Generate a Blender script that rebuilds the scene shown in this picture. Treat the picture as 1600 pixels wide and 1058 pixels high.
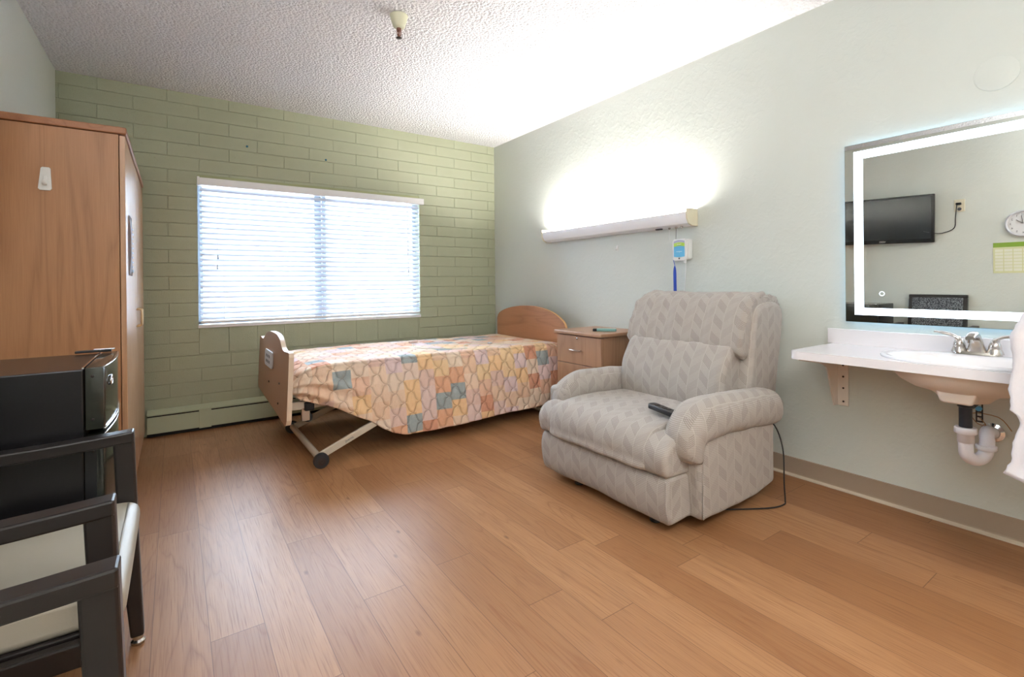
import bpy, bmesh, math, random
from mathutils import Vector, Matrix, noise
PI = math.pi
scene = bpy.context.scene
for o in list(bpy.data.objects):
    bpy.data.objects.remove(o, do_unlink=True)
COL = scene.collection

# ------------------------------------------------------------------ camera, world, light, exposure
H, WX, BACK = 2.6, -3.553, -6.6                  # room height, left wall, rear wall
cam_data = bpy.data.cameras.new('camera')
cam = bpy.data.objects.new('camera', cam_data); COL.objects.link(cam)
cam_data.sensor_fit = 'HORIZONTAL'; cam_data.sensor_width = 36.0
cam_data.lens = 764.4 * 36 / 1600
cam_data.shift_y = (444.06 - 529) / 1600
cam_data.clip_start = 0.02
def cam_axes(yaw, pitch, roll):
    cy, sy, cp, sp = math.cos(yaw), math.sin(yaw), math.cos(pitch), math.sin(pitch)
    f = Vector((sy*cp, cy*cp, sp)); r = Vector((cy, -sy, 0)); u = r.cross(f)
    c, s = math.cos(roll), math.sin(roll)
    return c*r + s*u, -s*r + c*u, f
r_, u_, f_ = cam_axes(0.6040, -0.0018, -0.0098)
m = Matrix((r_, u_, -f_)).transposed().to_4x4(); m.translation = Vector((-2.895, -4.520, 1.112))
cam.matrix_world = m
scene.camera = cam

world = bpy.data.worlds.new('world'); scene.world = world; world.use_nodes = True
bg = world.node_tree.nodes['Background']
bg.inputs[0].default_value = (0.80, 0.90, 1.0, 1); bg.inputs[1].default_value = 2.5

def area(name, loc, rot, sx, sy, power, color):
    l = bpy.data.lights.new(name, 'AREA'); l.shape = 'RECTANGLE'; l.size = sx; l.size_y = sy
    l.energy = power; l.color = color
    o = bpy.data.objects.new(name, l); COL.objects.link(o); o.location = loc; o.rotation_euler = rot
    return o
day = area('daylight', (-1.82, 0.30, 1.45), (math.radians(-90), 0, 0), 1.9, 1.3, 160, (0.70, 0.83, 1.0))
portal = area('window_portal', (-1.816, 0.215, 1.385), (math.radians(-90), 0, 0), 1.85, 1.2, 1, (1, 1, 1))
portal.data.cycles.is_portal = True
area('added_rear_uplight', (-3.47, -4.95, 1.62), (math.radians(180), math.radians(8), 0), 0.10, 1.3, 72, (0.97, 0.98, 1.0))  # added fill aimed upward from out of view, brightens the ceiling
area('added_room_fill', (-1.9, -5.3, 2.50), (0, 0, 0), 1.2, 0.6, 26, (1.0, 0.965, 0.93))  # added fill from behind the camera, evens out the room brightness

scene.view_settings.view_transform = 'Standard'; scene.view_settings.look = 'None'
scene.view_settings.gamma = 1.0; scene.view_settings.use_curve_mapping = False
scene.view_settings.exposure = 0.66
scene.cycles.use_denoising = True
scene.cycles.max_bounces = 8; scene.cycles.diffuse_bounces = 5; scene.cycles.glossy_bounces = 4
scene.cycles.transmission_bounces = 4; scene.cycles.transparent_max_bounces = 8
scene.cycles.sample_clamp_indirect = 8.0
scene.cycles.caustics_reflective = False; scene.cycles.caustics_refractive = False

# ------------------------------------------------------------------ materials
def lin(c):
    return tuple(((v/255)/12.92 if v/255 <= 0.04045 else ((v/255+0.055)/1.055)**2.4) for v in c) + (1,)

class NT:
    def __init__(s, name):
        s.m = bpy.data.materials.new(name); s.m.use_nodes = True
        s.t = s.m.node_tree; s.t.nodes.clear()
        s.out = s.t.nodes.new('ShaderNodeOutputMaterial')
        s.b = s.t.nodes.new('ShaderNodeBsdfPrincipled'); s.t.links.new(s.b.outputs[0], s.out.inputs[0])
    def n(s, typ, **kw):
        nd = s.t.nodes.new('ShaderNode' + typ)
        for k, v in kw.items(): setattr(nd, k, v)
        return nd
    def set(s, sock, v):
        if v is None: return
        if isinstance(v, bpy.types.NodeSocket): s.t.links.new(v, sock)
        else: sock.default_value = v
    def math(s, op, a, b=0.0, c=None, clamp=False):
        nd = s.n('Math', operation=op, use_clamp=clamp)
        s.set(nd.inputs[0], a); s.set(nd.inputs[1], b)
        if c is not None: s.set(nd.inputs[2], c)
        return nd.outputs[0]
    def mix(s, fac, a, b, mode='MIX'):
        nd = s.n('Mix', data_type='RGBA', blend_type=mode)
        s.set(nd.inputs['Factor'], fac); s.set(nd.inputs[6], a); s.set(nd.inputs[7], b)
        return nd.outputs[2]
    def coord(s, kind='Object'): return s.n('TexCoord').outputs[kind]
    def mapping(s, vec, loc=(0,0,0), rot=(0,0,0), scale=(1,1,1)):
        nd = s.n('Mapping'); s.set(nd.inputs[0], vec)
        nd.inputs[1].default_value = loc; nd.inputs[2].default_value = rot; nd.inputs[3].default_value = scale
        return nd.outputs[0]
    def noise(s, vec, scale, detail=3, rough=0.5, dist=0.0):
        nd = s.n('TexNoise'); s.set(nd.inputs['Vector'], vec); nd.inputs['Scale'].default_value = scale
        nd.inputs['Detail'].default_value = detail; nd.inputs['Roughness'].default_value = rough
        nd.inputs['Distortion'].default_value = dist
        return nd.outputs['Fac']
    def ramp(s, fac, stops, interp='LINEAR'):
        nd = s.n('ValToRGB'); nd.color_ramp.interpolation = interp
        e = nd.color_ramp.elements
        while len(e) < len(stops): e.new(0.5)
        for i, (p, c) in enumerate(stops): e[i].position = p; e[i].color = c
        s.set(nd.inputs[0], fac); return nd.outputs[0]
    def bump(s, h, strength, dist=0.01, normal=None):
        nd = s.n('Bump'); nd.inputs['Strength'].default_value = strength; nd.inputs['Distance'].default_value = dist
        s.set(nd.inputs['Height'], h)
        if normal is not None: s.set(nd.inputs['Normal'], normal)
        return nd.outputs[0]
    def fin(s, color=None, rough=0.5, metal=0.0, normal=None, spec=None, **kw):
        s.set(s.b.inputs['Base Color'], color); s.set(s.b.inputs['Roughness'], rough); s.set(s.b.inputs['Metallic'], metal)
        if normal is not None: s.set(s.b.inputs['Normal'], normal)
        if spec is not None: s.b.inputs['Specular IOR Level'].default_value = spec
        for k, v in kw.items(): s.set(s.b.inputs[k.replace('_', ' ')], v)
        return s.m

def plain(name, rgb, rough=0.5, metal=0.0, var=0.06, scale=30, bump=0.0, spec=None, **kw):
    t = NT(name); c = lin(rgb); v = t.noise(t.coord(), scale, 3)
    col = t.mix(t.math('MULTIPLY', v, var), c, (c[0]*0.5, c[1]*0.5, c[2]*0.5, 1))
    nrm = t.bump(t.noise(t.coord(), scale*8, 2), bump, 0.002) if bump else None
    return t.fin(col, rough, metal, nrm, spec, **kw)

def emit(name, rgb, strength):
    t = NT(name)
    return t.fin(lin(rgb), 0.4, Emission_Color=lin(rgb), Emission_Strength=strength)

def wood(name, base, dark, axis='Z', rough=0.42, scale=1.0, contrast=1.0):
    t = NT(name)
    st = {'X': (0.09, 1, 1), 'Y': (1, 0.09, 1), 'Z': (1, 1, 0.09)}[axis]
    v = t.mapping(t.coord(), scale=tuple(x*scale for x in st))
    big = t.noise(v, 5, 2, 0.5, 0.6)
    rings = t.math('FRACT', t.math('MULTIPLY', big, 9))
    rings = t.math('POWER', t.math('SUBTRACT', 1.0, t.math('MULTIPLY', t.math('ABSOLUTE', t.math('SUBTRACT', rings, 0.5)), 2)), 3.0)
    fine = t.noise(t.mapping(t.coord(), scale=tuple((x*1.0 if x == 1 else 0.03)*scale for x in st)), 240, 2, 0.6)
    f = t.math('ADD', t.math('MULTIPLY', rings, 0.42*contrast), t.math('MULTIPLY', fine, 0.62*contrast))
    col = t.mix(f, lin(base), lin(dark))
    return t.fin(col, rough, normal=t.bump(fine, 0.05, 0.001))

M = {}
# ceiling: sprayed popcorn texture
t = NT('popcorn_ceiling'); c = t.coord()
a = t.noise(c, 75, 3, 0.65); b2 = t.n('TexVoronoi'); t.set(b2.inputs['Vector'], c); b2.inputs['Scale'].default_value = 62
h = t.math('SUBTRACT', t.math('MULTIPLY', a, 1.3), b2.outputs['Distance'])
M['ceiling'] = t.fin(t.mix(t.math('MULTIPLY', a, 0.25), lin((247, 247, 250)), lin((232, 232, 238))), 0.95, normal=t.bump(h, 1.0, 0.016), spec=0.1)
# right / left walls: painted plaster
def plaster(name, rgb):
    t = NT(name); c = t.coord()
    v = t.noise(c, 3.5, 3); h = t.ramp(t.noise(c, 28, 3, 0.5, 0.8), [(0.45, (0, 0, 0, 1)), (0.62, (1, 1, 1, 1))])
    h2 = t.noise(c, 160, 2)
    hh = t.math('ADD', h, t.math('MULTIPLY', h2, 0.3))
    l = lin(rgb); return t.fin(t.mix(t.math('MULTIPLY', v, 0.10), l, (l[0]*.8, l[1]*.8, l[2]*.78, 1)), 0.48, normal=t.bump(hh, 0.12, 0.004), spec=0.35)
M['plaster'] = plaster('pale_green_plaster', (207, 212, 206))
M['plaster_left'] = plaster('pale_plaster_left', (224, 228, 220))
# far wall: painted slim concrete block
t = NT('green_painted_block'); c = t.coord()
sx = t.n('SeparateXYZ'); t.set(sx.inputs[0], c)
def brick(ox, oz, w, hgt, off, mort=0.0032):
    cb = t.n('CombineXYZ'); t.set(cb.inputs[0], t.math('ADD', sx.outputs[0], ox)); t.set(cb.inputs[1], t.math('ADD', sx.outputs[2], oz))
    bn = t.n('TexBrick', offset=off, offset_frequency=2, squash=1.0)
    t.set(bn.inputs['Vector'], cb.outputs[0]); bn.inputs['Scale'].default_value = 1.0
    bn.inputs['Mortar Size'].default_value = mort; bn.inputs['Mortar Smooth'].default_value = 0.6
    bn.inputs['Brick Width'].default_value = w; bn.inputs['Row Height'].default_value = hgt
    bn.inputs['Color1'].default_value = (0, 0, 0, 1); bn.inputs['Color2'].default_value = (1, 1, 1, 1)
    bn.inputs['Mortar'].default_value = (0.5, 0.5, 0.5, 1)
    return bn
n1 = brick(1.9148 + 4.064, -0.678 + 1.02*2, 0.4064, 0.102, 0.5)
n2 = brick(2.741 + 4.064, -0.586 + 2.04, 0.2032, 0.204, 0.0)
def between(v, lo, hi): return t.math('MULTIPLY', t.math('GREATER_THAN', v, lo), t.math('LESS_THAN', v, hi))
mask = t.math('MULTIPLY', between(sx.outputs[0], -2.742, -0.9), between(sx.outputs[2], 0.586, 0.80))
mort = t.math('ADD', t.math('MULTIPLY', n1.outputs['Fac'], t.math('SUBTRACT', 1.0, mask)), t.math('MULTIPLY', n2.outputs['Fac'], mask))
pores = t.noise(c, 120, 4, 0.7); lump = t.noise(c, 9, 3)
pit = t.ramp(t.noise(c, 70, 2, 0.5), [(0.27, (0, 0, 0, 1)), (0.33, (1, 1, 1, 1))])
fade = t.ramp(t.noise(c, 2.3, 2), [(0.35, (0.25,)*3 + (1,)), (0.6, (1,)*3 + (1,))])
hh = t.math('SUBTRACT', t.math('ADD', t.math('MULTIPLY', pores, 0.16), t.math('ADD', t.math('MULTIPLY', lump, 0.25), t.math('MULTIPLY', pit, 0.10))),
            t.math('MULTIPLY', mort, t.math('MULTIPLY', fade, 0.60)))
tone = t.mix(0.0, n1.outputs['Color'], n1.outputs['Color'])
l = lin((172, 176, 151)); l2 = lin((162, 167, 140))
col = t.mix(t.math('MULTIPLY', lump, 0.7), l, l2)
col = t.mix(t.math('MULTIPLY', mort, 0.05), col, lin((120, 128, 92)))
M['block'] = t.fin(col, 0.42, normal=t.bump(hh, 1.0, 0.020), spec=0.4)
M['reveal'] = plain('green_paint_reveal', (160, 165, 126), 0.5, bump=0.1)
# floor: vinyl oak planks running towards the window
t = NT('oak_plank_floor'); c = t.coord(); s3 = t.n('SeparateXYZ'); t.set(s3.inputs[0], c)
PW, PL = 0.152, 1.22
rowf = t.math('DIVIDE', t.math('ADD', s3.outputs[0], 20.0 - 0.012), PW); row = t.math('FLOOR', rowf); u = t.math('FRACT', rowf)
wn = t.n('TexWhiteNoise', noise_dimensions='1D'); t.set(wn.inputs['W'], row)
yy = t.math('DIVIDE', t.math('ADD', t.math('ADD', s3.outputs[1], 20.0), t.math('MULTIPLY', wn.outputs['Value'], PL)), PL)
pid = t.math('FLOOR', yy); vv = t.math('FRACT', yy)
cb = t.n('CombineXYZ'); t.set(cb.inputs[0], row); t.set(cb.inputs[1], pid)
w2 = t.n('TexWhiteNoise', noise_dimensions='2D'); t.set(w2.inputs['Vector'], cb.outputs[0])
rnd = w2.outputs['Value']
off = t.n('CombineXYZ'); t.set(off.inputs[0], t.math('MULTIPLY', rnd, 7.0)); t.set(off.inputs[1], t.math('MULTIPLY', rnd, 31.0))
va = t.n('VectorMath', operation='ADD'); t.set(va.inputs[0], c); t.set(va.inputs[1], off.outputs[0])
gv = t.mapping(va.outputs[0], scale=(1, 0.10, 1))
big = t.noise(gv, 7.5, 2, 0.45, 0.5)
rg = t.math('ABSOLUTE', t.math('SUBTRACT', t.math('FRACT', t.math('MULTIPLY', big, 10)), 0.5))
rg = t.math('POWER', t.math('SUBTRACT', 1.0, t.math('MULTIPLY', rg, 2)), 7.0)
rgm = t.ramp(t.noise(gv, 3.0, 1), [(0.42, (0.1,)*3 + (1,)), (0.62, (1,)*3 + (1,))])
fine = t.noise(t.mapping(va.outputs[0], scale=(1, 0.022, 1)), 210, 2, 0.7)
med = t.noise(t.mapping(va.outputs[0], scale=(1, 0.07, 1)), 24, 3, 0.6)
base = t.mix(rnd, lin((180, 136, 95)), lin((150, 107, 69)))
col = t.mix(t.math('MULTIPLY', med, 0.85), base, lin((134, 90, 60)))
col = t.mix(t.math('MULTIPLY', t.math('MULTIPLY', rg, rgm), 0.62), col, lin((128, 82, 50)))
col = t.mix(t.ramp(fine, [(0.50, (0,)*3 + (1,)), (0.72, (0.70,)*3 + (1,))]), col, lin((120, 76, 46)))
kn = t.n('TexVoronoi'); t.set(kn.inputs['Vector'], t.mapping(va.outputs[0], scale=(1, 0.42, 1))); kn.inputs['Scale'].default_value = 6.0
knot = t.ramp(t.math('ADD', kn.outputs['Distance'], t.math('MULTIPLY', med, 0.05)), [(0.035, (1,)*3 + (1,)), (0.085, (0,)*3 + (1,))])
col = t.mix(t.math('MULTIPLY', knot, 0.7), col, lin((84, 48, 26)))
eu = t.math('MINIMUM', u, t.math('SUBTRACT', 1.0, u)); ev = t.math('MINIMUM', vv, t.math('SUBTRACT', 1.0, vv))
su = t.math('LESS_THAN', eu, 0.0075); sv = t.math('LESS_THAN', ev, 0.0012)
seam = t.math('MAXIMUM', su, sv)
col = t.mix(t.math('MULTIPLY', seam, 0.6), col, lin((80, 48, 30)))
rf = t.math('ADD', 0.34, t.math('MULTIPLY', fine, 0.12))
M['floor'] = t.fin(col, rf, normal=t.bump(t.math('SUBTRACT', t.math('MULTIPLY', fine, 0.4), seam), 0.10, 0.002), spec=0.34)

M['white_trim'] = plain('white_trim', (236, 236, 238), 0.4)
M['slat'] = None
t = NT('blind_slat')
M['slat'] = t.fin(lin((222, 226, 234)), 0.45, Transmission_Weight=0.0)
tr = t.n('BsdfTranslucent'); tr.inputs[0].default_value = lin((225, 232, 246)); mx = t.n('MixShader'); mx.inputs[0].default_value = 0.10
t.t.links.new(t.b.outputs[0], mx.inputs[1]); t.t.links.new(tr.outputs[0], mx.inputs[2]); t.t.links.new(mx.outputs[0], t.out.inputs[0])
t = NT('window_glass')
tp = t.n('BsdfTransparent'); tp.inputs[0].default_value = (0.95, 0.97, 0.98, 1); gl = t.n('BsdfGlossy'); gl.inputs['Roughness'].default_value = 0.02
fr = t.n('Fresnel'); fr.inputs[0].default_value = 1.45; mx = t.n('MixShader')
t.t.links.new(fr.outputs[0], mx.inputs[0]); t.t.links.new(tp.outputs[0], mx.inputs[1]); t.t.links.new(gl.outputs[0], mx.inputs[2]); t.t.links.new(mx.outputs[0], t.out.inputs[0])
M['glass'] = t.m
M['alu'] = plain('window_aluminium', (150, 160, 172), 0.4, 0.3)
M['heater'] = plain('heater_green_enamel', (180, 188, 160), 0.42)
M['heater_dark'] = plain('heater_shadow_gap', (22, 22, 20), 0.8)
M['cove'] = plain('taupe_vinyl_base', (158, 140, 122), 0.5)
M['caulk'] = plain('pale_toe_bead', (196, 182, 162), 0.5)
M['ward'] = wood('wardrobe_cherry_laminate', (184, 134, 94), (150, 102, 66), 'Z', 0.40)
M['ward_door'] = wood('wardrobe_door_laminate', (200, 158, 124), (172, 128, 94), 'Z', 0.27, contrast=0.8)
M['ward_edge'] = wood('wardrobe_edge_laminate', (170, 116, 80), (140, 90, 58), 'Y', 0.4)
M['stand'] = wood('nightstand_laminate', (170, 130, 100), (136, 100, 74), 'Z', 0.4, contrast=0.8)
M['stand_top'] = wood('nightstand_top_laminate', (176, 136, 104), (146, 108, 80), 'X', 0.35, contrast=0.8)
M['head'] = wood('headboard_oak', (182, 130, 92), (148, 98, 64), 'Y', 0.4)
M['head_edge'] = plain('headboard_edge_band', (226, 176, 122), 0.4)
M['foot'] = plain('footboard_tan_laminate', (166, 128, 98), 0.45, var=0.25, scale=220)
M['foot_edge'] = plain('footboard_pale_edge', (222, 200, 176), 0.4)
M['grey_plastic'] = plain('grey_panel_plastic', (205, 205, 212), 0.35)
M['ink'] = plain('dark_grey_print', (90, 92, 98), 0.5)
M['cream_steel'] = plain('cream_painted_steel', (212, 200, 182), 0.38)
M['rubber'] = plain('black_rubber', (34, 34, 38), 0.6)
M['black'] = plain('black_plastic', (22, 22, 25), 0.4)
M['fridge'] = plain('black_textured_enamel', (26, 25, 27), 0.24, var=0.3, scale=300, bump=0.08)
M['fridge_door'] = plain('glossy_black_door', (44, 46, 40), 0.12)
M['chrome'] = plain('chrome', (225, 225, 228), 0.12, 1.0, var=0)
M['nickel'] = plain('brushed_nickel', (196, 190, 184), 0.27, 1.0, var=0.05)
M['chair_frame'] = plain('espresso_wood_frame', (30, 25, 24), 0.36, var=0.2, scale=200)
M['vinyl'] = plain('warm_grey_vinyl', (164, 157, 142), 0.45, bump=0.06)
M['piping'] = plain('seat_seam', (150, 142, 126), 0.5)
M['mesh'] = None
t = NT('chair_back_fabric'); vn = t.n('TexVoronoi'); t.set(vn.inputs['Vector'], t.coord()); vn.inputs['Scale'].default_value = 110
M['mesh'] = t.fin(t.ramp(vn.outputs['Distance'], [(0.25, lin((150, 156, 160))), (0.6, lin((58, 60, 66)))]), 0.8)
M['white_plastic'] = plain('white_plastic', (232, 232, 230), 0.35)
M['ivory_plastic'] = plain('ivory_plastic', (226, 218, 192), 0.4)
M['grey_dark'] = plain('dark_metal', (60, 52, 50), 0.4, 0.6)
M['sprinkler_cup'] = plain('ivory_escutcheon', (206, 206, 180), 0.4)
M['copper'] = plain('bronze_sprinkler_head', (120, 84, 72), 0.4, 0.7)
M['fix_white'] = plain('fixture_white_enamel', (248, 248, 252), 0.35, var=0.02)
M['tube'] = emit('fluorescent_tube', (255, 250, 243), 360)
M['led'] = emit('mirror_led_band', (225, 238, 255), 2.6)
M['led_back'] = emit('mirror_edge_glow', (190, 225, 255), 2.4)
t = NT('mirror_silver'); M['mirror'] = t.fin((0.86, 0.88, 0.86, 1), 0.0, 1.0)
M['mirror_edge'] = plain('mirror_glass_edge', (170, 200, 205), 0.2)
M['counter'] = plain('white_solid_surface', (236, 234, 238), 0.22, var=0.02)
M['ceramic'] = plain('white_ceramic', (240, 240, 244), 0.08, var=0.0)
M['ceramic_under'] = plain('unglazed_basin_underside', (222, 210, 198), 0.5, bump=0.1)
M['bracket'] = plain('beige_steel_bracket', (228, 220, 212), 0.4)
M['abs'] = plain('navy_black_pipe', (30, 34, 44), 0.35)
M['pvc'] = plain('white_pvc', (232, 232, 240), 0.35)
M['brass'] = plain('brass_wire', (170, 130, 90), 0.35, 0.8)
M['towel'] = plain('white_terry', (242, 240, 244), 0.95, var=0.08, scale=90, bump=0.7, spec=0.1)
M['teal'] = plain('teal_plastic', (132, 180, 178), 0.4)
M['paper'] = plain('white_paper', (226, 226, 234), 0.5)
M['blue'] = plain('royal_blue_strap', (28, 66, 168), 0.6)
M['bluedot'] = plain('blue_plug', (40, 110, 140), 0.5)
M['green_lab'] = plain('lime_label', (166, 200, 66), 0.4)
M['blue_lab'] = plain('sky_blue_label', (96, 178, 222), 0.4)
M['lav_lab'] = plain('lavender_label', (168, 170, 196), 0.4)
M['label_white'] = plain('label_lettering_white', (240, 246, 250), 0.5)
M['tv_screen'] = plain('tv_screen', (40, 42, 44), 0.16, var=0)
M['tv_frame'] = plain('tv_gloss_frame', (18, 18, 20), 0.15, var=0)
M['dial'] = plain('clock_dial', (236, 236, 238), 0.3)
M['clock_rim'] = plain('clock_rim', (210, 210, 216), 0.3)
M['poster_body'] = plain('cream_sheet', (226, 226, 176), 0.35)
M['poster_cell'] = plain('pale_cells', (242, 242, 222), 0.4)
M['poster_green'] = plain('green_header', (140, 176, 62), 0.35)
M['ground'] = plain('pale_paving', (190, 190, 186), 0.9)

# recliner upholstery: woven tweed with chevron columns and hatched parallelograms
def upholstery():
    t = NT('tweed_chevron_upholstery'); uv = t.coord('UV'); s = t.n('SeparateXYZ'); t.set(s.inputs[0], uv)
    U, V = s.outputs[0], s.outputs[1]
    w = 0.062
    col_f = t.math('DIVIDE', t.math('ADD', U, 10.0), w); cid = t.math('FLOOR', col_f); cu = t.math('FRACT', col_f)
    tri = t.math('PINGPONG', t.math('ADD', U, 10.0), w)
    v2 = t.math('ADD', t.math('ADD', V, 10.0), t.math('MULTIPLY', tri, 0.85))
    odd = t.math('MODULO', cid, 2.0)
    cell = t.math('MODULO', t.math('FLOOR', t.math('DIVIDE', v2, 0.048)), 2.0)
    hatch = t.math('ADD', t.math('MULTIPLY', odd, cell), t.math('MULTIPLY', t.math('MULTIPLY', t.math('SUBTRACT', 1.0, odd), t.math('SUBTRACT', 1.0, cell)), 0.45))
    st = t.math('GREATER_THAN', t.math('SINE', t.math('MULTIPLY', v2, 2*PI/0.0080)), 0.35)
    line = t.math('MULTIPLY', hatch, st)
    rib = t.math('MULTIPLY', t.math('SINE', t.math('MULTIPLY', V, 2*PI/0.0066)), t.math('SINE', t.math('MULTIPLY', U, 2*PI/0.0066)))
    ribc = t.math('GREATER_THAN', t.math('SINE', t.math('MULTIPLY', V, 2*PI/0.0075)), 0.2)
    nz = t.noise(uv, 420, 2, 0.6); big = t.noise(uv, 7, 2)
    border = t.math('LESS_THAN', t.math('MINIMUM', cu, t.math('SUBTRACT', 1.0, cu)), 0.025)
    c1, c2 = lin((192, 184, 177)), lin((124, 117, 112))
    f = t.math('ADD', t.math('MULTIPLY', ribc, 0.30), t.math('MULTIPLY', nz, 0.55))
    col = t.mix(f, c1, c2)
    col = t.mix(t.math('MULTIPLY', line, 0.5), col, lin((104, 94, 88)))
    col = t.mix(t.math('MULTIPLY', border, 0.20), col, lin((228, 220, 208)))
    col = t.mix(t.math('MULTIPLY', big, 0.12), col, lin((150, 138, 124)))
    h = t.math('ADD', t.math('MULTIPLY', rib, 0.4), t.math('ADD', nz, t.math('MULTIPLY', line, -0.6)))
    return t.fin(col, 0.9, normal=t.bump(h, 0.25, 0.002), spec=0.15, Sheen_Weight=0.15)
M['uph'] = upholstery()
def quilt_mat():
    t = NT('patchwork_quilt'); uv = t.coord('UV'); s = t.n('SeparateXYZ'); t.set(s.inputs[0], uv)
    U, V = s.outputs[0], s.outputs[1]
    g = 0.118
    a = t.math('FLOOR', t.math('DIVIDE', t.math('ADD', U, 20.0), g)); b = t.math('FLOOR', t.math('DIVIDE', t.math('ADD', V, 20.0), g))
    b2 = t.math('FLOOR', t.math('DIVIDE', t.math('ADD', t.math('ADD', V, 20.0), t.math('MULTIPLY', t.math('MODULO', a, 2.0), g*0.5)), g))
    cb = t.n('CombineXYZ'); t.set(cb.inputs[0], a); t.set(cb.inputs[1], b2)
    w = t.n('TexWhiteNoise', noise_dimensions='2D'); t.set(w.inputs['Vector'], cb.outputs[0])
    pal = [(232, 208, 188), (230, 192, 162), (238, 196, 146), (224, 166, 130), (226, 198, 192), (238, 216, 194),
           (146, 162, 168), (232, 200, 174), (212, 146, 116), (226, 200, 202), (236, 202, 156), (234, 210, 196), (228, 184, 158), (236, 206, 182), (224, 190, 178)]
    n = len(pal)
    col = t.ramp(w.outputs['Value'], [(i/n, lin(p)) for i, p in enumerate(pal)], 'CONSTANT')
    pr = t.noise(uv, 60, 3, 0.6)
    col = t.mix(t.math('MULTIPLY', pr, 0.25), col, lin((240, 222, 200)))
    L = 0.115
    def fam(sign):
        q = t.math('ADD', t.math('ADD', U, 10.0), t.math('MULTIPLY', V, sign*0.8))
        wob = t.math('MULTIPLY', t.math('SINE', t.math('MULTIPLY', t.math('SUBTRACT', U, t.math('MULTIPLY', V, sign*0.8)), 2*PI/L)), 0.009)
        q = t.math('FRACT', t.math('DIVIDE', t.math('ADD', q, wob), L))
        d = t.math('ABSOLUTE', t.math('SUBTRACT', q, 0.5))
        return t.math('SUBTRACT', 0.5, d)      # 0.5 at the line centre
    f1, f2 = fam(1), fam(-1)
    d = t.math('MINIMUM', t.math('SUBTRACT', 0.5, f1), t.math('SUBTRACT', 0.5, f2))
    st = t.ramp(d, [(0.0, (0,)*3 + (1,)), (0.05, (0.45,)*3 + (1,)), (0.16, (0.85,)*3 + (1,)), (0.4, (1,)*3 + (1,))])
    h = t.math('ADD', st, t.math('MULTIPLY', t.noise(uv, 22, 3, 0.6), 0.55))
    stitch = t.ramp(d, [(0.0, (1,)*3 + (1,)), (0.035, (0,)*3 + (1,))])
    col = t.mix(t.math('MULTIPLY', stitch, 0.16), col, lin((150, 118, 92)))
    edge = t.n('Attribute', attribute_name='seam'); 
    col = t.mix(t.math('MULTIPLY', edge.outputs['Fac'], 0.35), col, lin((140, 108, 84)))
    return t.fin(col, 0.85, normal=t.bump(h, 0.8, 0.014), spec=0.15, Sheen_Weight=0.1)
M['quilt'] = quilt_mat()

# ------------------------------------------------------------------ mesh helpers
def box(bm, x0, x1, y0, y1, z0, z1, bevel=0.0, seg=2, mi=0):
    b = bmesh.new() if bevel else bm
    vs = [b.verts.new((x, y, z)) for x in (x0, x1) for y in (y0, y1) for z in (z0, z1)]
    fs = []
    for q in ((0,1,3,2),(4,6,7,5),(0,4,5,1),(2,3,7,6),(0,2,6,4),(1,5,7,3)):
        fs.append(b.faces.new([vs[i] for i in q]))
    if bevel:
        bmesh.ops.bevel(b, geom=list(b.edges), offset=bevel, segments=seg, profile=0.5, affect='EDGES')
        merge(bm, b, mi); b.free()
    else:
        for f in fs: f.material_index = mi
def merge(dst, src, mi=None, mat=None):
    mp = {}
    for v in src.verts:
        mp[v] = dst.verts.new(mat @ v.co if mat else v.co)
    for f in src.faces:
        try: nf = dst.faces.new([mp[v] for v in f.verts])
        except ValueError: continue
        nf.material_index = f.material_index if mi is None else mi
        nf.smooth = f.smooth
def prism(bm, poly, axis, a, b, bevel=0.0, seg=2, mi=0, edge_mi=None):
    """poly: 2-D points; axis is the extrusion axis. X: (y,z)  Y: (x,z)  Z: (x,y)"""
    def P(p, t):
        return {'X': (t, p[0], p[1]), 'Y': (p[0], t, p[1]), 'Z': (p[0], p[1], t)}[axis]
    t = bmesh.new()
    A = [t.verts.new(P(p, a)) for p in poly]; B = [t.verts.new(P(p, b)) for p in poly]
    f1 = t.faces.new(A); f2 = t.faces.new(list(reversed(B)))
    f1.material_index = f2.material_index = mi
    n = len(poly)
    for i in range(n):
        f = t.faces.new((A[i], B[i], B[(i+1) % n], A[(i+1) % n])); f.material_index = mi if edge_mi is None else edge_mi
    bmesh.ops.recalc_face_normals(t, faces=list(t.faces))
    if bevel:
        es = [e for e in t.edges if len(e.link_faces) == 2 and e.calc_face_angle(0) > 0.9]
        bmesh.ops.bevel(t, geom=es, offset=bevel, segments=seg, profile=0.5, affect='EDGES')
    merge(bm, t); t.free()
def frames(path):
    pts = [Vector(p) for p in path]; out = []
    up = None
    for i, p in enumerate(pts):
        d = (pts[min(i+1, len(pts)-1)] - pts[max(i-1, 0)]).normalized()
        if up is None:
            up = Vector((0, 0, 1)) if abs(d.z) < 0.9 else Vector((0, 1, 0))
        s = d.cross(up).normalized(); up = s.cross(d).normalized()
        out.append((p, s, up, d))
    return out
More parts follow.
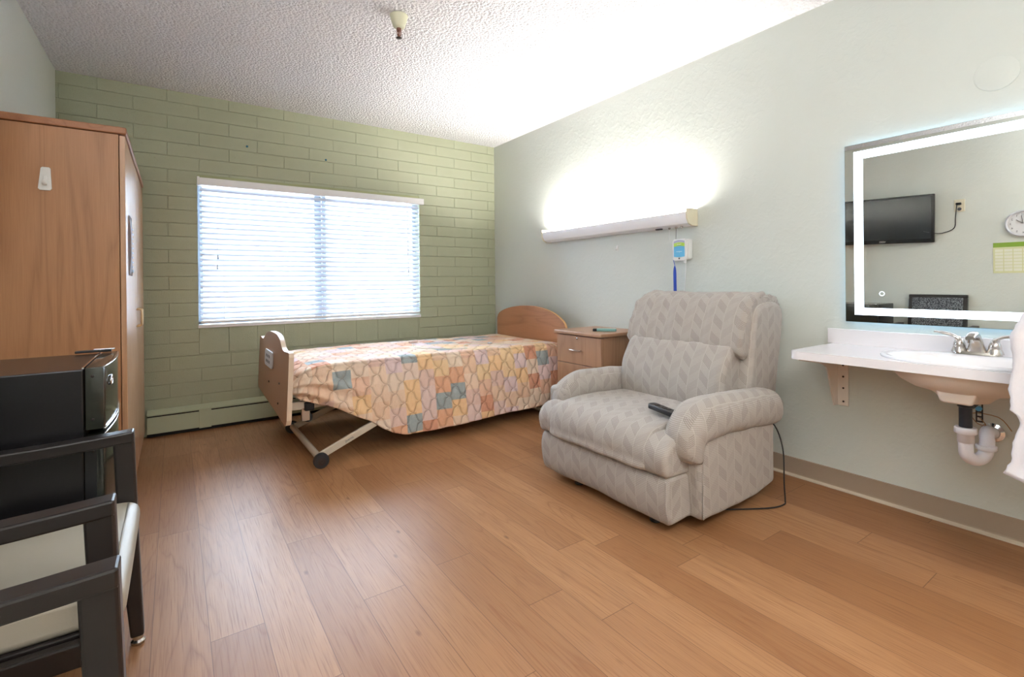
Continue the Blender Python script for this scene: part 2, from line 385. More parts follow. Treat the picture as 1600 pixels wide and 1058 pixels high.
def sweep(bm, path, rad, n=10, cap=True, ry=None, power=2.0, uvl=None, rot=0.0):
    """rad: number or list (half width along the side vector); ry: along the up vector"""
    fr = frames(path); R = rad if isinstance(rad, (list, tuple)) else [rad]*len(fr)
    Q = ry if isinstance(ry, (list, tuple)) else ([ry]*len(fr) if ry else R)
    rings = []
    for k, (p, s, u, d) in enumerate(fr):
        ring = []
        for i in range(n):
            a = 2*PI*i/n + rot; c, q = math.cos(a), math.sin(a)
            c = math.copysign(abs(c)**(2/power), c); q = math.copysign(abs(q)**(2/power), q)
            ring.append(bm.verts.new(p + s*(R[k]*c) + u*(Q[k]*q)))
        rings.append(ring)
    for a, b in zip(rings, rings[1:]):
        for i in range(n):
            f = bm.faces.new((a[i], a[(i+1) % n], b[(i+1) % n], b[i])); f.smooth = True
    if cap:
        bm.faces.new(list(reversed(rings[0]))); bm.faces.new(rings[-1])
def catmull(pts, k=6):
    P = [Vector(p) for p in pts]; out = []
    for i in range(len(P)-1):
        p0, p1, p2, p3 = P[max(i-1, 0)], P[i], P[i+1], P[min(i+2, len(P)-1)]
        for j in range(k):
            t = j/k
            out.append(0.5*((2*p1) + (p2-p0)*t + (2*p0-5*p1+4*p2-p3)*t*t + (-p0+3*p1-3*p2+p3)*t**3))
    out.append(P[-1]); return out
def lathe(bm, prof, center, axis='Z', n=32, cap=True, mi=0):
    c = Vector(center); rings = []
    for r, h in prof:
        ring = []
        for i in range(n):
            a = 2*PI*i/n; x, y = r*math.cos(a), r*math.sin(a)
            o = {'Z': (x, y, h), 'X': (h, x, y), 'Y': (x, h, y)}[axis]
            ring.append(bm.verts.new(c + Vector(o)))
        rings.append(ring)
    for a, b in zip(rings, rings[1:]):
        for i in range(n):
            f = bm.faces.new((a[i], a[(i+1) % n], b[(i+1) % n], b[i])); f.smooth = True; f.material_index = mi
    if cap:
        for rr in (rings[0], rings[-1]):
            f = bm.faces.new(rr); f.material_index = mi
def rrect(x0, x1, y0, y1, r, n=5):
    pts = []
    for cx, cy, a0 in ((x1-r, y1-r, 0), (x0+r, y1-r, 90), (x0+r, y0+r, 180), (x1-r, y0+r, 270)):
        for i in range(n+1):
            a = math.radians(a0 + 90*i/n); pts.append((cx + r*math.cos(a), cy + r*math.sin(a)))
    return pts
def smooth_closed(poly, k=4):
    P = [Vector((a, b)) for a, b in poly]; n = len(P); out = []
    for i in range(n):
        p0, p1, p2, p3 = P[(i-1) % n], P[i], P[(i+1) % n], P[(i+2) % n]
        for j in range(k):
            t = j/k
            out.append(0.5*((2*p1) + (p2-p0)*t + (2*p0-5*p1+4*p2-p3)*t*t + (-p0+3*p1-3*p2+p3)*t**3))
    return [(p.x, p.y) for p in out]
def pillow(bm, prof, y0, y1, r, ny=28, nr=5, axis='Y', puff=0.0, seed=0, wr=0.0, gather=0.0, sag=None):
    """closed (a,z) profile swept along Y (or X) with rounded ends; UVs in metres. puff = crown in the middle"""
    uvl = bm.loops.layers.uv.verify()
    n = len(prof); cx = sum(p[0] for p in prof)/n; cz = sum(p[1] for p in prof)/n
    hx = (max(p[0] for p in prof)-min(p[0] for p in prof))/2; hz = (max(p[1] for p in prof)-min(p[1] for p in prof))/2
    arc = [0.0]
    for i in range(n):
        a, b = prof[i], prof[(i+1) % n]; arc.append(arc[-1] + math.hypot(a[0]-b[0], a[1]-b[1]))
    ts = []
    for i in range(nr+1): ts.append((y0 + r*(1-math.cos(PI/2*i/nr)), 1-math.sin(PI/2*i/nr)))
    for i in range(1, ny): ts.append((y0 + r + (y1-y0-2*r)*i/ny, 0.0))
    for i in range(nr+1): ts.append((y1 - r*math.sin(PI/2*(1-i/nr))*0 - r*(1-math.sin(PI/2*i/nr)) if False else y1 - r + r*math.sin(PI/2*i/nr), 1-math.cos(PI/2*i/nr)))
    rings = []
    for (y, e) in ts:
        sx_, sz_ = max(0.05, (hx - r*e)/hx), max(0.05, (hz - r*e)/hz)
        mid = 1 - ((y-(y0+y1)/2)/((y1-y0)/2))**2
        ring = []
        for (a, b) in prof:
            da, db = (a-cx)*sx_, (b-cz)*sz_
            k = 1 + puff*mid
            pa, pb = cx + da*k, cz + db*k
            if wr:
                nn = noise.noise(Vector((pa*9+seed, y*9, pb*9)))
                g = noise.noise(Vector((y*38+seed, pa*2, pb*5)))
                dd = wr*nn + gather*g
                L = math.hypot(da, db) or 1
                pa += da/L*dd; pb += db/L*dd
            co = (pa, y, pb) if axis == 'Y' else (y, pa, pb)
            if sag: co = sag(Vector(co))
            ring.append(bm.verts.new(co))
        rings.append(ring)
    def put(f, uvs):
        for l, q in zip(f.loops, uvs): l[uvl].uv = q
    for j in range(len(rings)-1):
        for i in range(n):
            f = bm.faces.new((rings[j][i], rings[j][(i+1) % n], rings[j+1][(i+1) % n], rings[j+1][i])); f.smooth = True
            put(f, [(ts[j][0], arc[i]), (ts[j][0], arc[i+1]), (ts[j+1][0], arc[i+1]), (ts[j+1][0], arc[i])])
    for ring in (rings[0], rings[-1]):
        f = bm.faces.new(ring); f.smooth = False
        for l in f.loops:
            c = l.vert.co; l[uvl].uv = ((c.x, c.z) if axis == 'Y' else (c.y, c.z))
def boxuv(bm, only_empty=False):
    uvl = bm.loops.layers.uv.verify(); bm.normal_update()
    for f in bm.faces:
        n = f.normal; ax = max(range(3), key=lambda i: abs(n[i]))
        for l in f.loops:
            c = l.vert.co
            l[uvl].uv = ((c.y, c.z), (c.x, c.z), (c.y, c.x))[ax]

def obj(name, bm, mats, parent=None, smooth=None, base=None, sub=0, recalc=True):
    """links a bmesh (in room coordinates) as one object; its origin goes to base, its parent's origin, or its own foot"""
    if recalc: bmesh.ops.recalc_face_normals(bm, faces=list(bm.faces))
    me = bpy.data.meshes.new(name)
    mats = mats if isinstance(mats, (list, tuple)) else [mats]
    for mm in mats: me.materials.append(mm)
    bm.to_mesh(me); bm.free()
    o = bpy.data.objects.new(name, me); COL.objects.link(o)
    if parent is not None:
        w = parent.get('_o'); org = Vector(w) if w is not None else Vector((0, 0, 0))
        o['_o'] = tuple(org); me.transform(Matrix.Translation(-org)); o.parent = parent
    else:
        if base is None:
            xs = [v.co for v in me.vertices]
            base = Vector(((min(v.x for v in xs)+max(v.x for v in xs))/2, (min(v.y for v in xs)+max(v.y for v in xs))/2, min(v.z for v in xs)))
        base = Vector(base); o['_o'] = tuple(base); me.transform(Matrix.Translation(-base)); o.location = base
    if smooth is not None:
        for p in me.polygons: p.use_smooth = True
        if smooth > 0:
            try: me.set_sharp_from_angle(angle=math.radians(smooth))
            except Exception: pass
    if sub:
        md = o.modifiers.new('subdivision', 'SUBSURF'); md.levels = md.render_levels = sub
    return o
def thing(name, label, cat, loc, group=None):
    o = bpy.data.objects.new(name, None); COL.objects.link(o); o.location = loc; o.empty_display_size = 0.05
    o['_o'] = tuple(loc); o['label'] = label; o['category'] = cat
    if group: o['group'] = group
    return o
def tag(o, label, cat, group=None):
    o['label'] = label; o['category'] = cat
    if group: o['group'] = group
    return o
def struct(o): o['kind'] = 'structure'; return o
def BM(): return bmesh.new()
def text_bm(s, size, mat4, extrude=0.0004):
    cu = bpy.data.curves.new('t', 'FONT'); cu.body = s; cu.size = size; cu.extrude = extrude; cu.align_x = 'CENTER'; cu.align_y = 'CENTER'
    cu.resolution_u = 2
    to = bpy.data.objects.new('t', cu); COL.objects.link(to)
    dg = bpy.context.evaluated_depsgraph_get(); me = bpy.data.meshes.new_from_object(to.evaluated_get(dg))
    b = BM(); b.from_mesh(me); bmesh.ops.transform(b, matrix=mat4, verts=list(b.verts))
    bpy.data.objects.remove(to, do_unlink=True); bpy.data.curves.remove(cu); bpy.data.meshes.remove(me)
    return b
def facing(axis_right, axis_up, loc):
    r, u = Vector(axis_right), Vector(axis_up); n = r.cross(u)
    mm = Matrix((r, u, n)).transposed().to_4x4(); mm.translation = Vector(loc); return mm

# ------------------------------------------------------------------ room shell
bm = BM(); box(bm, WX-0.15, 0.15, BACK-0.15, 0.2, -0.12, 0); struct(obj('floor', bm, M['floor'], base=(0, 0, 0)))
bm = BM(); box(bm, WX-0.15, 0.15, BACK-0.15, 0.2, H, H+0.1); struct(obj('ceiling', bm, M['ceiling'], base=(0, 0, 0)))
WL, WR, WB, WT = -2.742, -0.888, 0.792, 1.984
bm = BM()
for a in ((WX-0.15, WL, 0, H), (WR, 0.15, 0, H), (WL, WR, 0, WB), (WL, WR, WT, H)):
    box(bm, a[0], a[1], 0, 0.2, a[2], a[3])
struct(obj('wall_far', bm, M['block'], base=(0, 0, 0)))
bm = BM(); box(bm, 0, 0.15, BACK, 0, 0, H); struct(obj('wall_right', bm, M['plaster'], base=(0, 0, 0)))
bm = BM(); box(bm, WX-0.15, WX, BACK, 0, 0, H); struct(obj('wall_left', bm, M['plaster_left'], base=(0, 0, 0)))
bm = BM(); box(bm, WX-0.15, 0.15, BACK-0.15, BACK, 0, H); struct(obj('wall_rear', bm, M['plaster'], base=(0, 0, 0)))
# vinyl cove base, right and left walls
def cove(name, x, s, y0, y1):
    bm = BM()
    prof = [(x, 0.001), (x-s*0.016, 0.001), (x-s*0.010, 0.008), (x-s*0.006, 0.02), (x-s*0.006, 0.104), (x, 0.106)]
    prism(bm, prof, 'Y', y0, y1)
    o = struct(obj(name, bm, M['cove'], base=(x, y0, 0)))
    bm = BM(); prism(bm, [(x-s*0.006, 0.001), (x-s*0.020, 0.001), (x-s*0.019, 0.006), (x-s*0.0065, 0.0155)], 'Y', y0, y1)
    obj('toe_bead', bm, M['caulk'], o)
cove('baseboard_right', 0, 1, BACK, -0.02)
cove('baseboard_left', WX, -1, BACK, -1.72)
# added ceiling lamp, out of view behind the camera, to brighten the room
th = thing('added_ceiling_lamp', 'flat white fill lamp added on the ceiling behind the camera', 'lamp', (-1.9, -5.3, 2.52))
bm = BM(); box(bm, -2.54, -1.26, -5.64, -4.96, 2.56, 2.599, 0.006); obj('housing', bm, M['fix_white'], th)
bm = BM(); box(bm, -2.5, -1.3, -5.6, -5.0, 2.525, 2.56, 0.008); obj('diffuser', bm, emit('added_lamp_diffuser', (255, 236, 208), 1.5), th)

# window: frame, sliding sashes, mullion, glass
bm = BM(); fy0, fy1 = 0.10, 0.15; fw = 0.035
box(bm, WL, WL+fw, fy0, fy1, WB, WT); box(bm, WR-fw, WR, fy0, fy1, WB, WT)
box(bm, WL, WR, fy0, fy1, WB, WB+fw); box(bm, WL, WR, fy0, fy1, WT-fw, WT)
win = struct(obj('window_1', bm, M['alu'], base=((WL+WR)/2, 0.12, WB)))
bm = BM(); box(bm, -1.86, -1.80, fy0-0.01, fy1-0.005, WB+fw, WT-fw); box(bm, -1.795, -1.765, fy0-0.03, fy0, WB+fw, WT-fw); obj('mullion', bm, M['alu'], win)
bm = BM(); box(bm, WL+fw, -1.80, 0.125, 0.129, WB+fw, WT-fw); box(bm, -1.8, WR-fw, 0.112, 0.116, WB+fw, WT-fw); obj('pane', bm, M['glass'], win)
bm = BM(); box(bm, WL, WR, 0.004, 0.03, 1.950, WT); obj('head_strip', bm, M['reveal'], win)
bm = BM(); box(bm, WL-0.004, WR+0.004, -0.014, 0.095, WB-0.006, WB+0.020, 0.003); obj('window_sill', bm, M['white_trim'], win)
bm = BM(); box(bm, -14, 10, 0.25, 16, -0.2, -0.05); struct(obj('ground_outside', bm, M['ground'], base=(0, 5, 0)))

# blinds
bl = thing('window_blind', 'white horizontal slatted blind covering the whole window', 'blind', ((WL+WR)/2, 0.02, WB+0.02))
bm = BM(); box(bm, -2.730, -0.848, -0.030, 0.045, 1.900, 1.958, 0.003); obj('headrail', bm, M['white_trim'], bl)
bm = BM(); box(bm, -2.745, -2.728, -0.034, 0.03, 1.898, 1.965, 0.003); obj('headrail_bracket', bm, M['white_plastic'], bl)
NS = 25; z0s, z1s = 0.868, 1.872; tilt = math.radians(44)
slat0 = None
for k in range(NS):
    zc = z0s + (z1s-z0s)*k/(NS-1)
    if slat0 is None:
        bm = BM(); L = 0.024; pts = []
        for i in range(7):
            q = -1 + 2*i/6; crown = 0.003*(1-q*q)
            pts.append((q*L, crown))
        loop = pts + [(p[0], p[1]-0.0016) for p in reversed(pts)]
        rot = [(math.cos(tilt)*a - math.sin(tilt)*b, math.sin(tilt)*a + math.cos(tilt)*b) for a, b in loop]
        prism(bm, [(0.010 + a, zc + b) for a, b in rot], 'X', -2.728, -0.892)
        slat0 = obj('slat', bm, M['slat'], bl); 
    else:
        c_ = slat0.copy(); c_.parent = bl; c_.location = (0, 0, zc - z0s); COL.objects.link(c_)
bm = BM(); box(bm, -2.728, -0.892, -0.012, 0.030, 0.822, 0.842, 0.004); obj('bottom_rail', bm, M['white_trim'], bl)
for x in (-2.57, -2.1, -1.55, -1.12):
    bm = BM()
    for y in (-0.013, 0.033): sweep(bm, [(x, y, 0.84), (x, y, 1.90)], 0.0009, 5)
    obj('ladder_cord', bm, M['white_plastic'], bl)
for x, zl in ((-2.61, 1.36), (-2.615, 1.28)):
    bm = BM(); sweep(bm, [(x, -0.034, zl), (x, -0.033, 1.90)], 0.0008, 5); obj('pull_cord', bm, M['white_plastic'], bl)
    bm = BM(); sweep(bm, [(x, -0.034, zl-0.035), (x, -0.034, zl-0.01), (x, -0.034, zl)], [0.005, 0.0045, 0.002], 8); obj('cord_tassel', bm, M['alu'], bl)
bm = BM(); sweep(bm, [(-1.02, -0.036, 1.19), (-1.03, -0.034, 1.9)], 0.003, 8); obj('tilt_wand', bm, M['white_plastic'], bl)

# two blue plugs in the wall
for x, z, lb in ((-2.396, 2.252, 'small blue plug in the green wall, left one, above the blind'), (-1.776, 2.226, 'small blue plug in the green wall, right one, above the blind')):
    bm = BM(); lathe(bm, [(0.0085, 0.0), (0.0085, -0.004), (0.005, -0.006), (0.001, -0.0062)], (x, 0, z), 'Y', 12)
    tag(obj('wall_plug', bm, M['bluedot']), lb, 'wall plug', 'blue plugs above the blind')

# baseboard heater
ht = thing('baseboard_heater', 'long low green enamelled baseboard heater under the window', 'heater', (-1.58, -0.03, 0))
hx0, hx1 = -3.07, -0.02
bm = BM(); box(bm, hx0, hx1, -0.046, -0.001, 0.004, 0.158); obj('heater_core', bm, M['heater_dark'], ht)
bm = BM(); prism(bm, [(-0.001, 0.196), (-0.001, 0.160), (-0.062, 0.160), (-0.064, 0.168), (-0.018, 0.192)], 'X', hx0, hx1); obj('top_cover', bm, M['heater'], ht)
for a, b in ((hx0, -2.746), (-2.670, hx1)):
    bm = BM(); box(bm, a, b, -0.060, -0.052, 0.028, 0.150, 0.002); obj('front_panel', bm, M['heater'], ht)
bm = BM(); box(bm, -2.748, -2.668, -0.0635, -0.045, 0.022, 0.166, 0.002); obj('joint_cover', bm, M['heater'], ht)

# ------------------------------------------------------------------ sprinkler
sp = thing('sprinkler', 'ivory cone sprinkler with bronze head on the popcorn ceiling', 'sprinkler', (-1.86, -1.944, 2.6))
cx, cy = -1.86, -1.944
bm = BM(); lathe(bm, [(0.0, 0.0), (0.046, 0.0), (0.050, -0.004), (0.046, -0.012), (0.041, -0.035), (0.0395, -0.037), (0.033, -0.062), (0.022, -0.072), (0.0, -0.073)][1:], (cx, cy, 2.5995), 'Z', 36); obj('escutcheon', bm, M['sprinkler_cup'], sp, 40)
bm = BM(); lathe(bm, [(0.013, 2.53), (0.013, 2.515), (0.009, 2.512), (0.005, 2.505), (0.005, 2.483), (0.003, 2.48)], (cx, cy, 0), 'Z', 16)
for s in (-1, 1): sweep(bm, [(cx+s*0.011, cy, 2.52), (cx+s*0.010, cy, 2.495), (cx+s*0.003, cy, 2.478)], 0.003, 8)
obj('sprinkler_head', bm, M['copper'], sp, 40)
bm = BM(); lathe(bm, [(0.004, 2.479), (0.016, 2.476), (0.017, 2.474), (0.004, 2.472)], (cx, cy, 0), 'Z', 16); obj('deflector', bm, M['grey_dark'], sp)

# ------------------------------------------------------------------ wardrobe
wd = thing('wardrobe', 'tall cherry laminate wardrobe standing against the left wall', 'wardrobe', (-3.31, -0.86, 0))
wy0, wy1, wz = -1.605, -0.10, 1.823
bm = BM(); box(bm, WX+0.004, -3.104, wy0, wy1, 0, wz, 0.001, 1); obj('body', bm, M['ward'], wd)
bm = BM(); box(bm, WX+0.002, -3.074, wy0-0.008, wy1+0.005, wz+0.003, 1.858, 0.005); obj('top_panel', bm, M['ward_edge'], wd)
ym = (wy0+wy1)/2
for a, b, hy in ((wy0, ym-0.0015, ym-0.045), (ym+0.0015, wy1, ym+0.055)):
    bm = BM(); box(bm, -3.101, -3.080, a, b, 0.06, wz-0.004, 0.0015, 1); d = obj('door', bm, M['ward_door'], wd)
    bm = BM(); sweep(bm, catmull([(-3.081, hy, 0.88), (-3.062, hy, 0.882), (-3.056, hy, 0.895), (-3.056, hy, 0.965), (-3.062, hy, 0.978), (-3.081, hy, 0.98)], 4), 0.0045, 8)
    obj('handle', bm, plain('pale_brass_handle', (206, 176, 132), 0.3, 0.5), d, 40)
# adhesive hook
hk = thing('adhesive_hook', 'small white plastic hook stuck on the side of the wardrobe', 'hook', (-3.355, -1.605, 1.588))
bm = BM(); prism(bm, [(p[0]*(1+0.35*(-p[1]*0.0)) - 3.355, p[1]+1.588) for p in [(-0.014, 0.046), (-0.009, 0.051), (0.013, 0.051), (0.018, 0.046), (0.0215, -0.042), (0.016, -0.050), (-0.018, -0.050), (-0.0235, -0.043)]], 'Y', -1.606, -1.612, 0.0015)
obj('back_plate', bm, M['white_plastic'], hk)
bm = BM(); sweep(bm, catmull([(-3.354, -1.611, 1.600), (-3.354, -1.615, 1.578), (-3.354, -1.622, 1.562), (-3.354, -1.631, 1.566), (-3.354, -1.634, 1.580)], 4), [0.008]*9+[0.0075]*8, 10, ry=0.0035); obj('hook_prong', bm, M['white_plastic'], hk, 50)
# printed notice on the wardrobe door
nt = thing('paper_notice', 'curled white printed notice taped on the wardrobe door', 'notice', (-3.079, -1.36, 1.33))
bm = BM(); N = 10
g = []
for i in range(N+1):
    for j in range(9):
        yy_ = -1.46 + 0.21*j/8; zz_ = 1.17 + 0.30*i/N
        bow = 0.002 + 0.010*math.sin(PI*i/N)*(1-j/8)
        g.append(bm.verts.new((-3.079+bow, yy_, zz_)))
for i in range(N):
    for j in range(8):
        a = i*9+j; f = bm.faces.new((g[a], g[a+1], g[a+10], g[a+9])); f.smooth = True
bmesh.ops.solidify(bm, geom=list(bm.faces), thickness=0.0006)
obj('sheet', bm, M['paper'], nt)
bm = BM(); random.seed(3)
for i in range(9):
    z = 1.21 + i*0.024; w_ = 0.05 + 0.06*random.random()
    box(bm, -3.0685, -3.0676, -1.36-w_/2, -1.36+w_/2, z, z+0.007)
for i in range(3): box(bm, -3.0695, -3.0676, -1.40+i*0.03, -1.382+i*0.03, 1.185, 1.20)
obj('printing', bm, M['ink'], nt)

# ------------------------------------------------------------------ mini fridge
fg = thing('mini_fridge', 'black two-door mini fridge standing beside the wardrobe', 'fridge', (-3.31, -2.29, 0))
gy0, gy1 = -2.52, -2.055
bm = BM(); box(bm, WX+0.02, -3.130, gy0, gy1, 0.012, 0.858, 0.004, 2); obj('body', bm, M['fridge'], fg)
def fdoor(z0_, z1_, swoop):
    bm = BM(); ny = 14; front = []
    for i in range(ny+1):
        q = i/ny; y = gy0 + (gy1-gy0)*q
        front.append((-3.082 + 0.014*math.sin(PI*q), y))
    poly = [(-3.126, gy0), *front, (-3.126, gy1)]
    prism(bm, poly, 'Z', z0_, z1_, 0.003, 2)
    return bm
d1 = obj('freezer_door', fdoor(0.668, 0.862, 1), M['fridge_door'], fg, 35)
d2 = obj('main_door', fdoor(0.045, 0.648, 0), M['fridge_door'], fg, 35)
bm = BM(); box(bm, -3.128, -3.100, gy0-0.001, gy0+0.001, 0.05, 0.645); obj('gasket', bm, M['black'], d2)
def edge_line(z, dz=0.0):
    return [(-3.0815 + 0.014*math.sin(PI*q/12), gy0 + (gy1-gy0)*q/12, z - dz*math.sin(PI*q/12)) for q in range(13)]
bm = BM(); sweep(bm, edge_line(0.861), 0.0022, 6); obj('chrome_edge', bm, M['chrome'], d1)
bm = BM(); sweep(bm, edge_line(0.666), 0.0032, 6); obj('handle_lip', bm, M['chrome'], d1)
bm = BM(); sweep(bm, edge_line(0.650), 0.0030, 6); obj('handle_lip', bm, M['chrome'], d2)
bm = BM(); ring = []
for i in range(25):
    a = 2*PI*i/24; ring.append((-3.0705 + 0.0*math.cos(a), -2.418 + 0.026*math.cos(a), 0.805 + 0.014*math.sin(a)))
sweep(bm, ring, 0.003, 6, cap=False); obj('oval_badge', bm, M['chrome'], d1)
for z, par in ((0.835, d1), (0.70, d1), (0.60, d2), (0.35, d2)):
    bm = BM(); lathe(bm, [(0.004, 0), (0.004, -0.002), (0.001, -0.003)], (-3.108, gy0-0.0005, z), 'Y', 10); obj('screw_cap', bm, M['grey_dark'], par)
bm = BM(); box(bm, -3.205, -3.098, gy1+0.012-0.04, gy1-0.002, 0.8635, 0.872, 0.002); obj('hinge_cover', bm, M['black'], fg)
bm = BM(); box(bm, -3.150, -3.088, gy1-0.030, gy1-0.006, 0.872, 0.877, 0.001); obj('hinge_plate', bm, M['chrome'], fg)
bm = BM(); box(bm, -3.134, -3.129, gy0+0.01, gy1-0.03, 0.858, 0.8625); obj('top_trim', bm, M['chrome'], fg)
for x in (-3.50, -3.16):
    for y in (gy0+0.04, gy1-0.04):
        bm = BM(); lathe(bm, [(0.014, 0.0), (0.014, 0.013)], (x, y, 0), 'Z', 12); obj('levelling_foot', bm, M['black'], fg)

# ------------------------------------------------------------------ guest chairs
def make_chair(name, label, y0, y1, fx, group):
    """faces +X; y0..y1 is its outer width, fx the front of its arms"""
    ch = thing(name, label, 'chair', (fx-0.25, (y0+y1)/2, 0), group)
    bx = fx - 0.50
    for ya, yb in ((y0, y0+0.045), (y1-0.045, y1)):
        bm = BM()                                     # arm: one bent frame, front leg down to the floor
        prism(bm, [(fx-0.052, 0.655), (fx, 0.655), (fx+0.010, 0.30), (fx+0.020, 0.030), (fx-0.014, 0.030), (fx-0.038, 0.30)], 'Y', ya, yb, 0.006)
        obj('front_leg', bm, M['chair_frame'], ch)
        bm = BM(); top = []; bot = []
        for i in range(11):
            q = i/10; x = fx - 0.50*q; dz = -0.010*math.sin(PI*q*0.9) - 0.004*q
            top.append((x, 0.668+dz)); bot.append((x, 0.634+dz))
        prism(bm, top + list(reversed(bot)), 'Y', ya-0.004, yb+0.004, 0.005); obj('arm', bm, M['chair_frame'], ch)
        bm = BM(); prism(bm, [(bx-0.010, 0.655), (bx+0.026, 0.655), (bx+0.055, 0.46), (bx+0.045, 0.30), (bx-0.03, 0.004), (bx-0.065, 0.004), (bx+0.005, 0.30), (bx+0.010, 0.45)], 'Y', ya, yb, 0.004); obj('rear_leg', bm, M['chair_frame'], ch)
        bm = BM(); lathe(bm, [(0.016, 0.0), (0.019, 0.004), (0.019, 0.010), (0.013, 0.016), (0.012, 0.032)], (fx+0.004, (ya+yb)/2, 0), 'Z', 18); obj('glide', bm, M['nickel'], ch, 40)
        bm = BM(); box(bm, bx+0.03, fx-0.045, ya+0.01, yb-0.01, 0.335, 0.385, 0.004); obj('side_rail', bm, M['chair_frame'], ch)
    bm = BM(); prof = smooth_closed([(bx+0.05, 0.39), (bx+0.03, 0.425), (bx+0.06, 0.452), (fx-0.25, 0.462), (fx-0.05, 0.462), (fx+0.002, 0.452), (fx+0.014, 0.425), (fx+0.004, 0.392), (fx-0.05, 0.385)], 4)
    pillow(bm, prof, y0+0.048, y1-0.048, 0.018, 16, 4, puff=0.004); s = obj('seat', bm, M['vinyl'], ch)
    bm = BM()
    sweep(bm, [(fx-0.012, y0+0.075, 0.4605), (fx-0.012, y1-0.075, 0.4605)], 0.0022, 6); obj('seam', bm, M['piping'], s)
    bm = BM(); box(bm, bx+0.04, fx-0.02, y0+0.045, y1-0.045, 0.352, 0.388, 0.004); obj('seat_rail', bm, M['chair_frame'], ch)
    lean = lambda z: bx + 0.03 - (z-0.5)*0.14
    bm = BM()
    def slab(ya, yb, za, zb, dx0, dx1, bv=0.005): prism(bm, [(lean(za)+dx0, za), (lean(zb)+dx0, zb), (lean(zb)+dx1, zb), (lean(za)+dx1, za)], 'Y', ya, yb, bv)
    yi0, yi1 = y0+0.085, y1-0.085
    slab(yi0, yi1, 0.920, 0.955, -0.028, 0.012); slab(yi0, yi1, 0.50, 0.54, -0.028, 0.012)
    slab(yi0, yi0+0.032, 0.54, 0.92, -0.028, 0.012); slab(yi1-0.032, yi1, 0.54, 0.92, -0.028, 0.012)
    slab(y0+0.02, y1-0.02, 0.56, 0.60, -0.030, -0.004)
    b = obj('backrest', bm, M['chair_frame'], ch)
    bm = BM(); slab(yi0+0.03, yi1-0.03, 0.535, 0.925, -0.020, 0.018, 0.008); obj('back_panel', bm, M['mesh'], b)
    return ch
make_chair('guest_chair', 'espresso framed armchair with grey seat, nearest to the black fridge', -3.205, -2.572, -3.002, 'guest chairs along the left wall')
make_chair('guest_chair', 'espresso framed armchair at the bottom left corner of the photo, only its arm showing', -4.10, -3.478, -2.972, 'guest chairs along the left wall')

# ------------------------------------------------------------------ nightstand
ns = thing('nightstand', 'light oak laminate nightstand between headboard and recliner', 'nightstand', (-0.23, -1.82, 0))
bm = BM(); box(bm, -0.420, -0.012, -2.056, -1.578, 0.03, 0.722, 0.001, 1); obj('body', bm, M['stand'], ns)
bm = BM(); box(bm, -0.462, -0.008, -2.078, -1.560, 0.724, 0.750, 0.006); obj('top', bm, M['stand_top'], ns)
for k, (za, zb) in enumerate(((0.508, 0.716), (0.270, 0.503), (0.04, 0.265))):
    bm = BM(); box(bm, -0.442, -0.422, -2.056, -1.578, za, zb, 0.0015, 1); d = obj('drawer', bm, M['stand'], ns)
    zc = za + 0.103
    bm = BM(); sweep(bm, catmull([(-0.442, -1.730, zc), (-0.460, -1.738, zc+.001), (-0.466, -1.79, zc), (-0.460, -1.842, zc-.001), (-0.442, -1.850, zc)], 4), 0.0055, 8, ry=0.0035); obj('handle', bm, M['nickel'], d, 40)
    if k == 0:
        bm = BM(); lathe(bm, [(0.009, 0), (0.009, -0.003), (0.002, -0.0035)], (-0.4425, -1.808, 0.698), 'X', 16); lk = obj('lock', bm, M['nickel'], d)
for x in (-0.38, -0.05):
    for y in (-2.02, -1.61):
        bm = BM(); lathe(bm, [(0.02, 0.0), (0.02, 0.03)], (x, y, 0), 'Z', 12); obj('foot', bm, M['black'], ns)
# handset on it
hs = thing('handset', 'slim teal and black handset lying on the nightstand', 'remote control', (-0.25, -1.93, 0.750))
def rot_box(bm, cx, cy, ang, l0, l1, w, z0_, z1_, bev):
    b = BM(); box(b, l0, l1, -w/2, w/2, z0_, z1_, bev); merge(bm, b, 0, Matrix.Translation((cx, cy, 0)) @ Matrix.Rotation(ang, 4, 'Z')); b.free()
an = math.atan2(-0.14, 0.12)
bm = BM(); rot_box(bm, -0.28, -1.93, an, -0.055, 0.085, 0.05, 0.751, 0.770, 0.004); obj('case', bm, M['teal'], hs)
bm = BM(); rot_box(bm, -0.28, -1.93, an, -0.085, -0.0555, 0.049, 0.751, 0.769, 0.003); obj('end_cap', bm, M['black'], hs)

# ------------------------------------------------------------------ bed
bd = thing('hospital_bed', 'adjustable care bed with arched wooden boards under the window', 'bed', (-1.25, -0.82, 0))
yc = -0.775
# headboard
bm = BM(); pts = [(-1.325, 0.25)]
hb = [(-1.325, 0.72), (-1.300, 0.765), (-1.24, 0.806), (-1.14, 0.850), (-1.0, 0.882), (-0.86, 0.896), (-0.72, 0.896), (-0.58, 0.886), (-0.44, 0.864), (-0.33, 0.832), (-0.27, 0.800), (-0.245, 0.76)]
c_ = catmull([(0, a, b) for a, b in hb], 5); pts += [(p.y, p.z) for p in c_] + [(-0.245, 0.25)]
pts[0] = (-1.325, 0.25)
prism(bm, pts, 'X', -0.135, -0.112, 0.0, mi=0, edge_mi=1); obj('headboard', bm, [M['head'], M['head_edge']], bd)
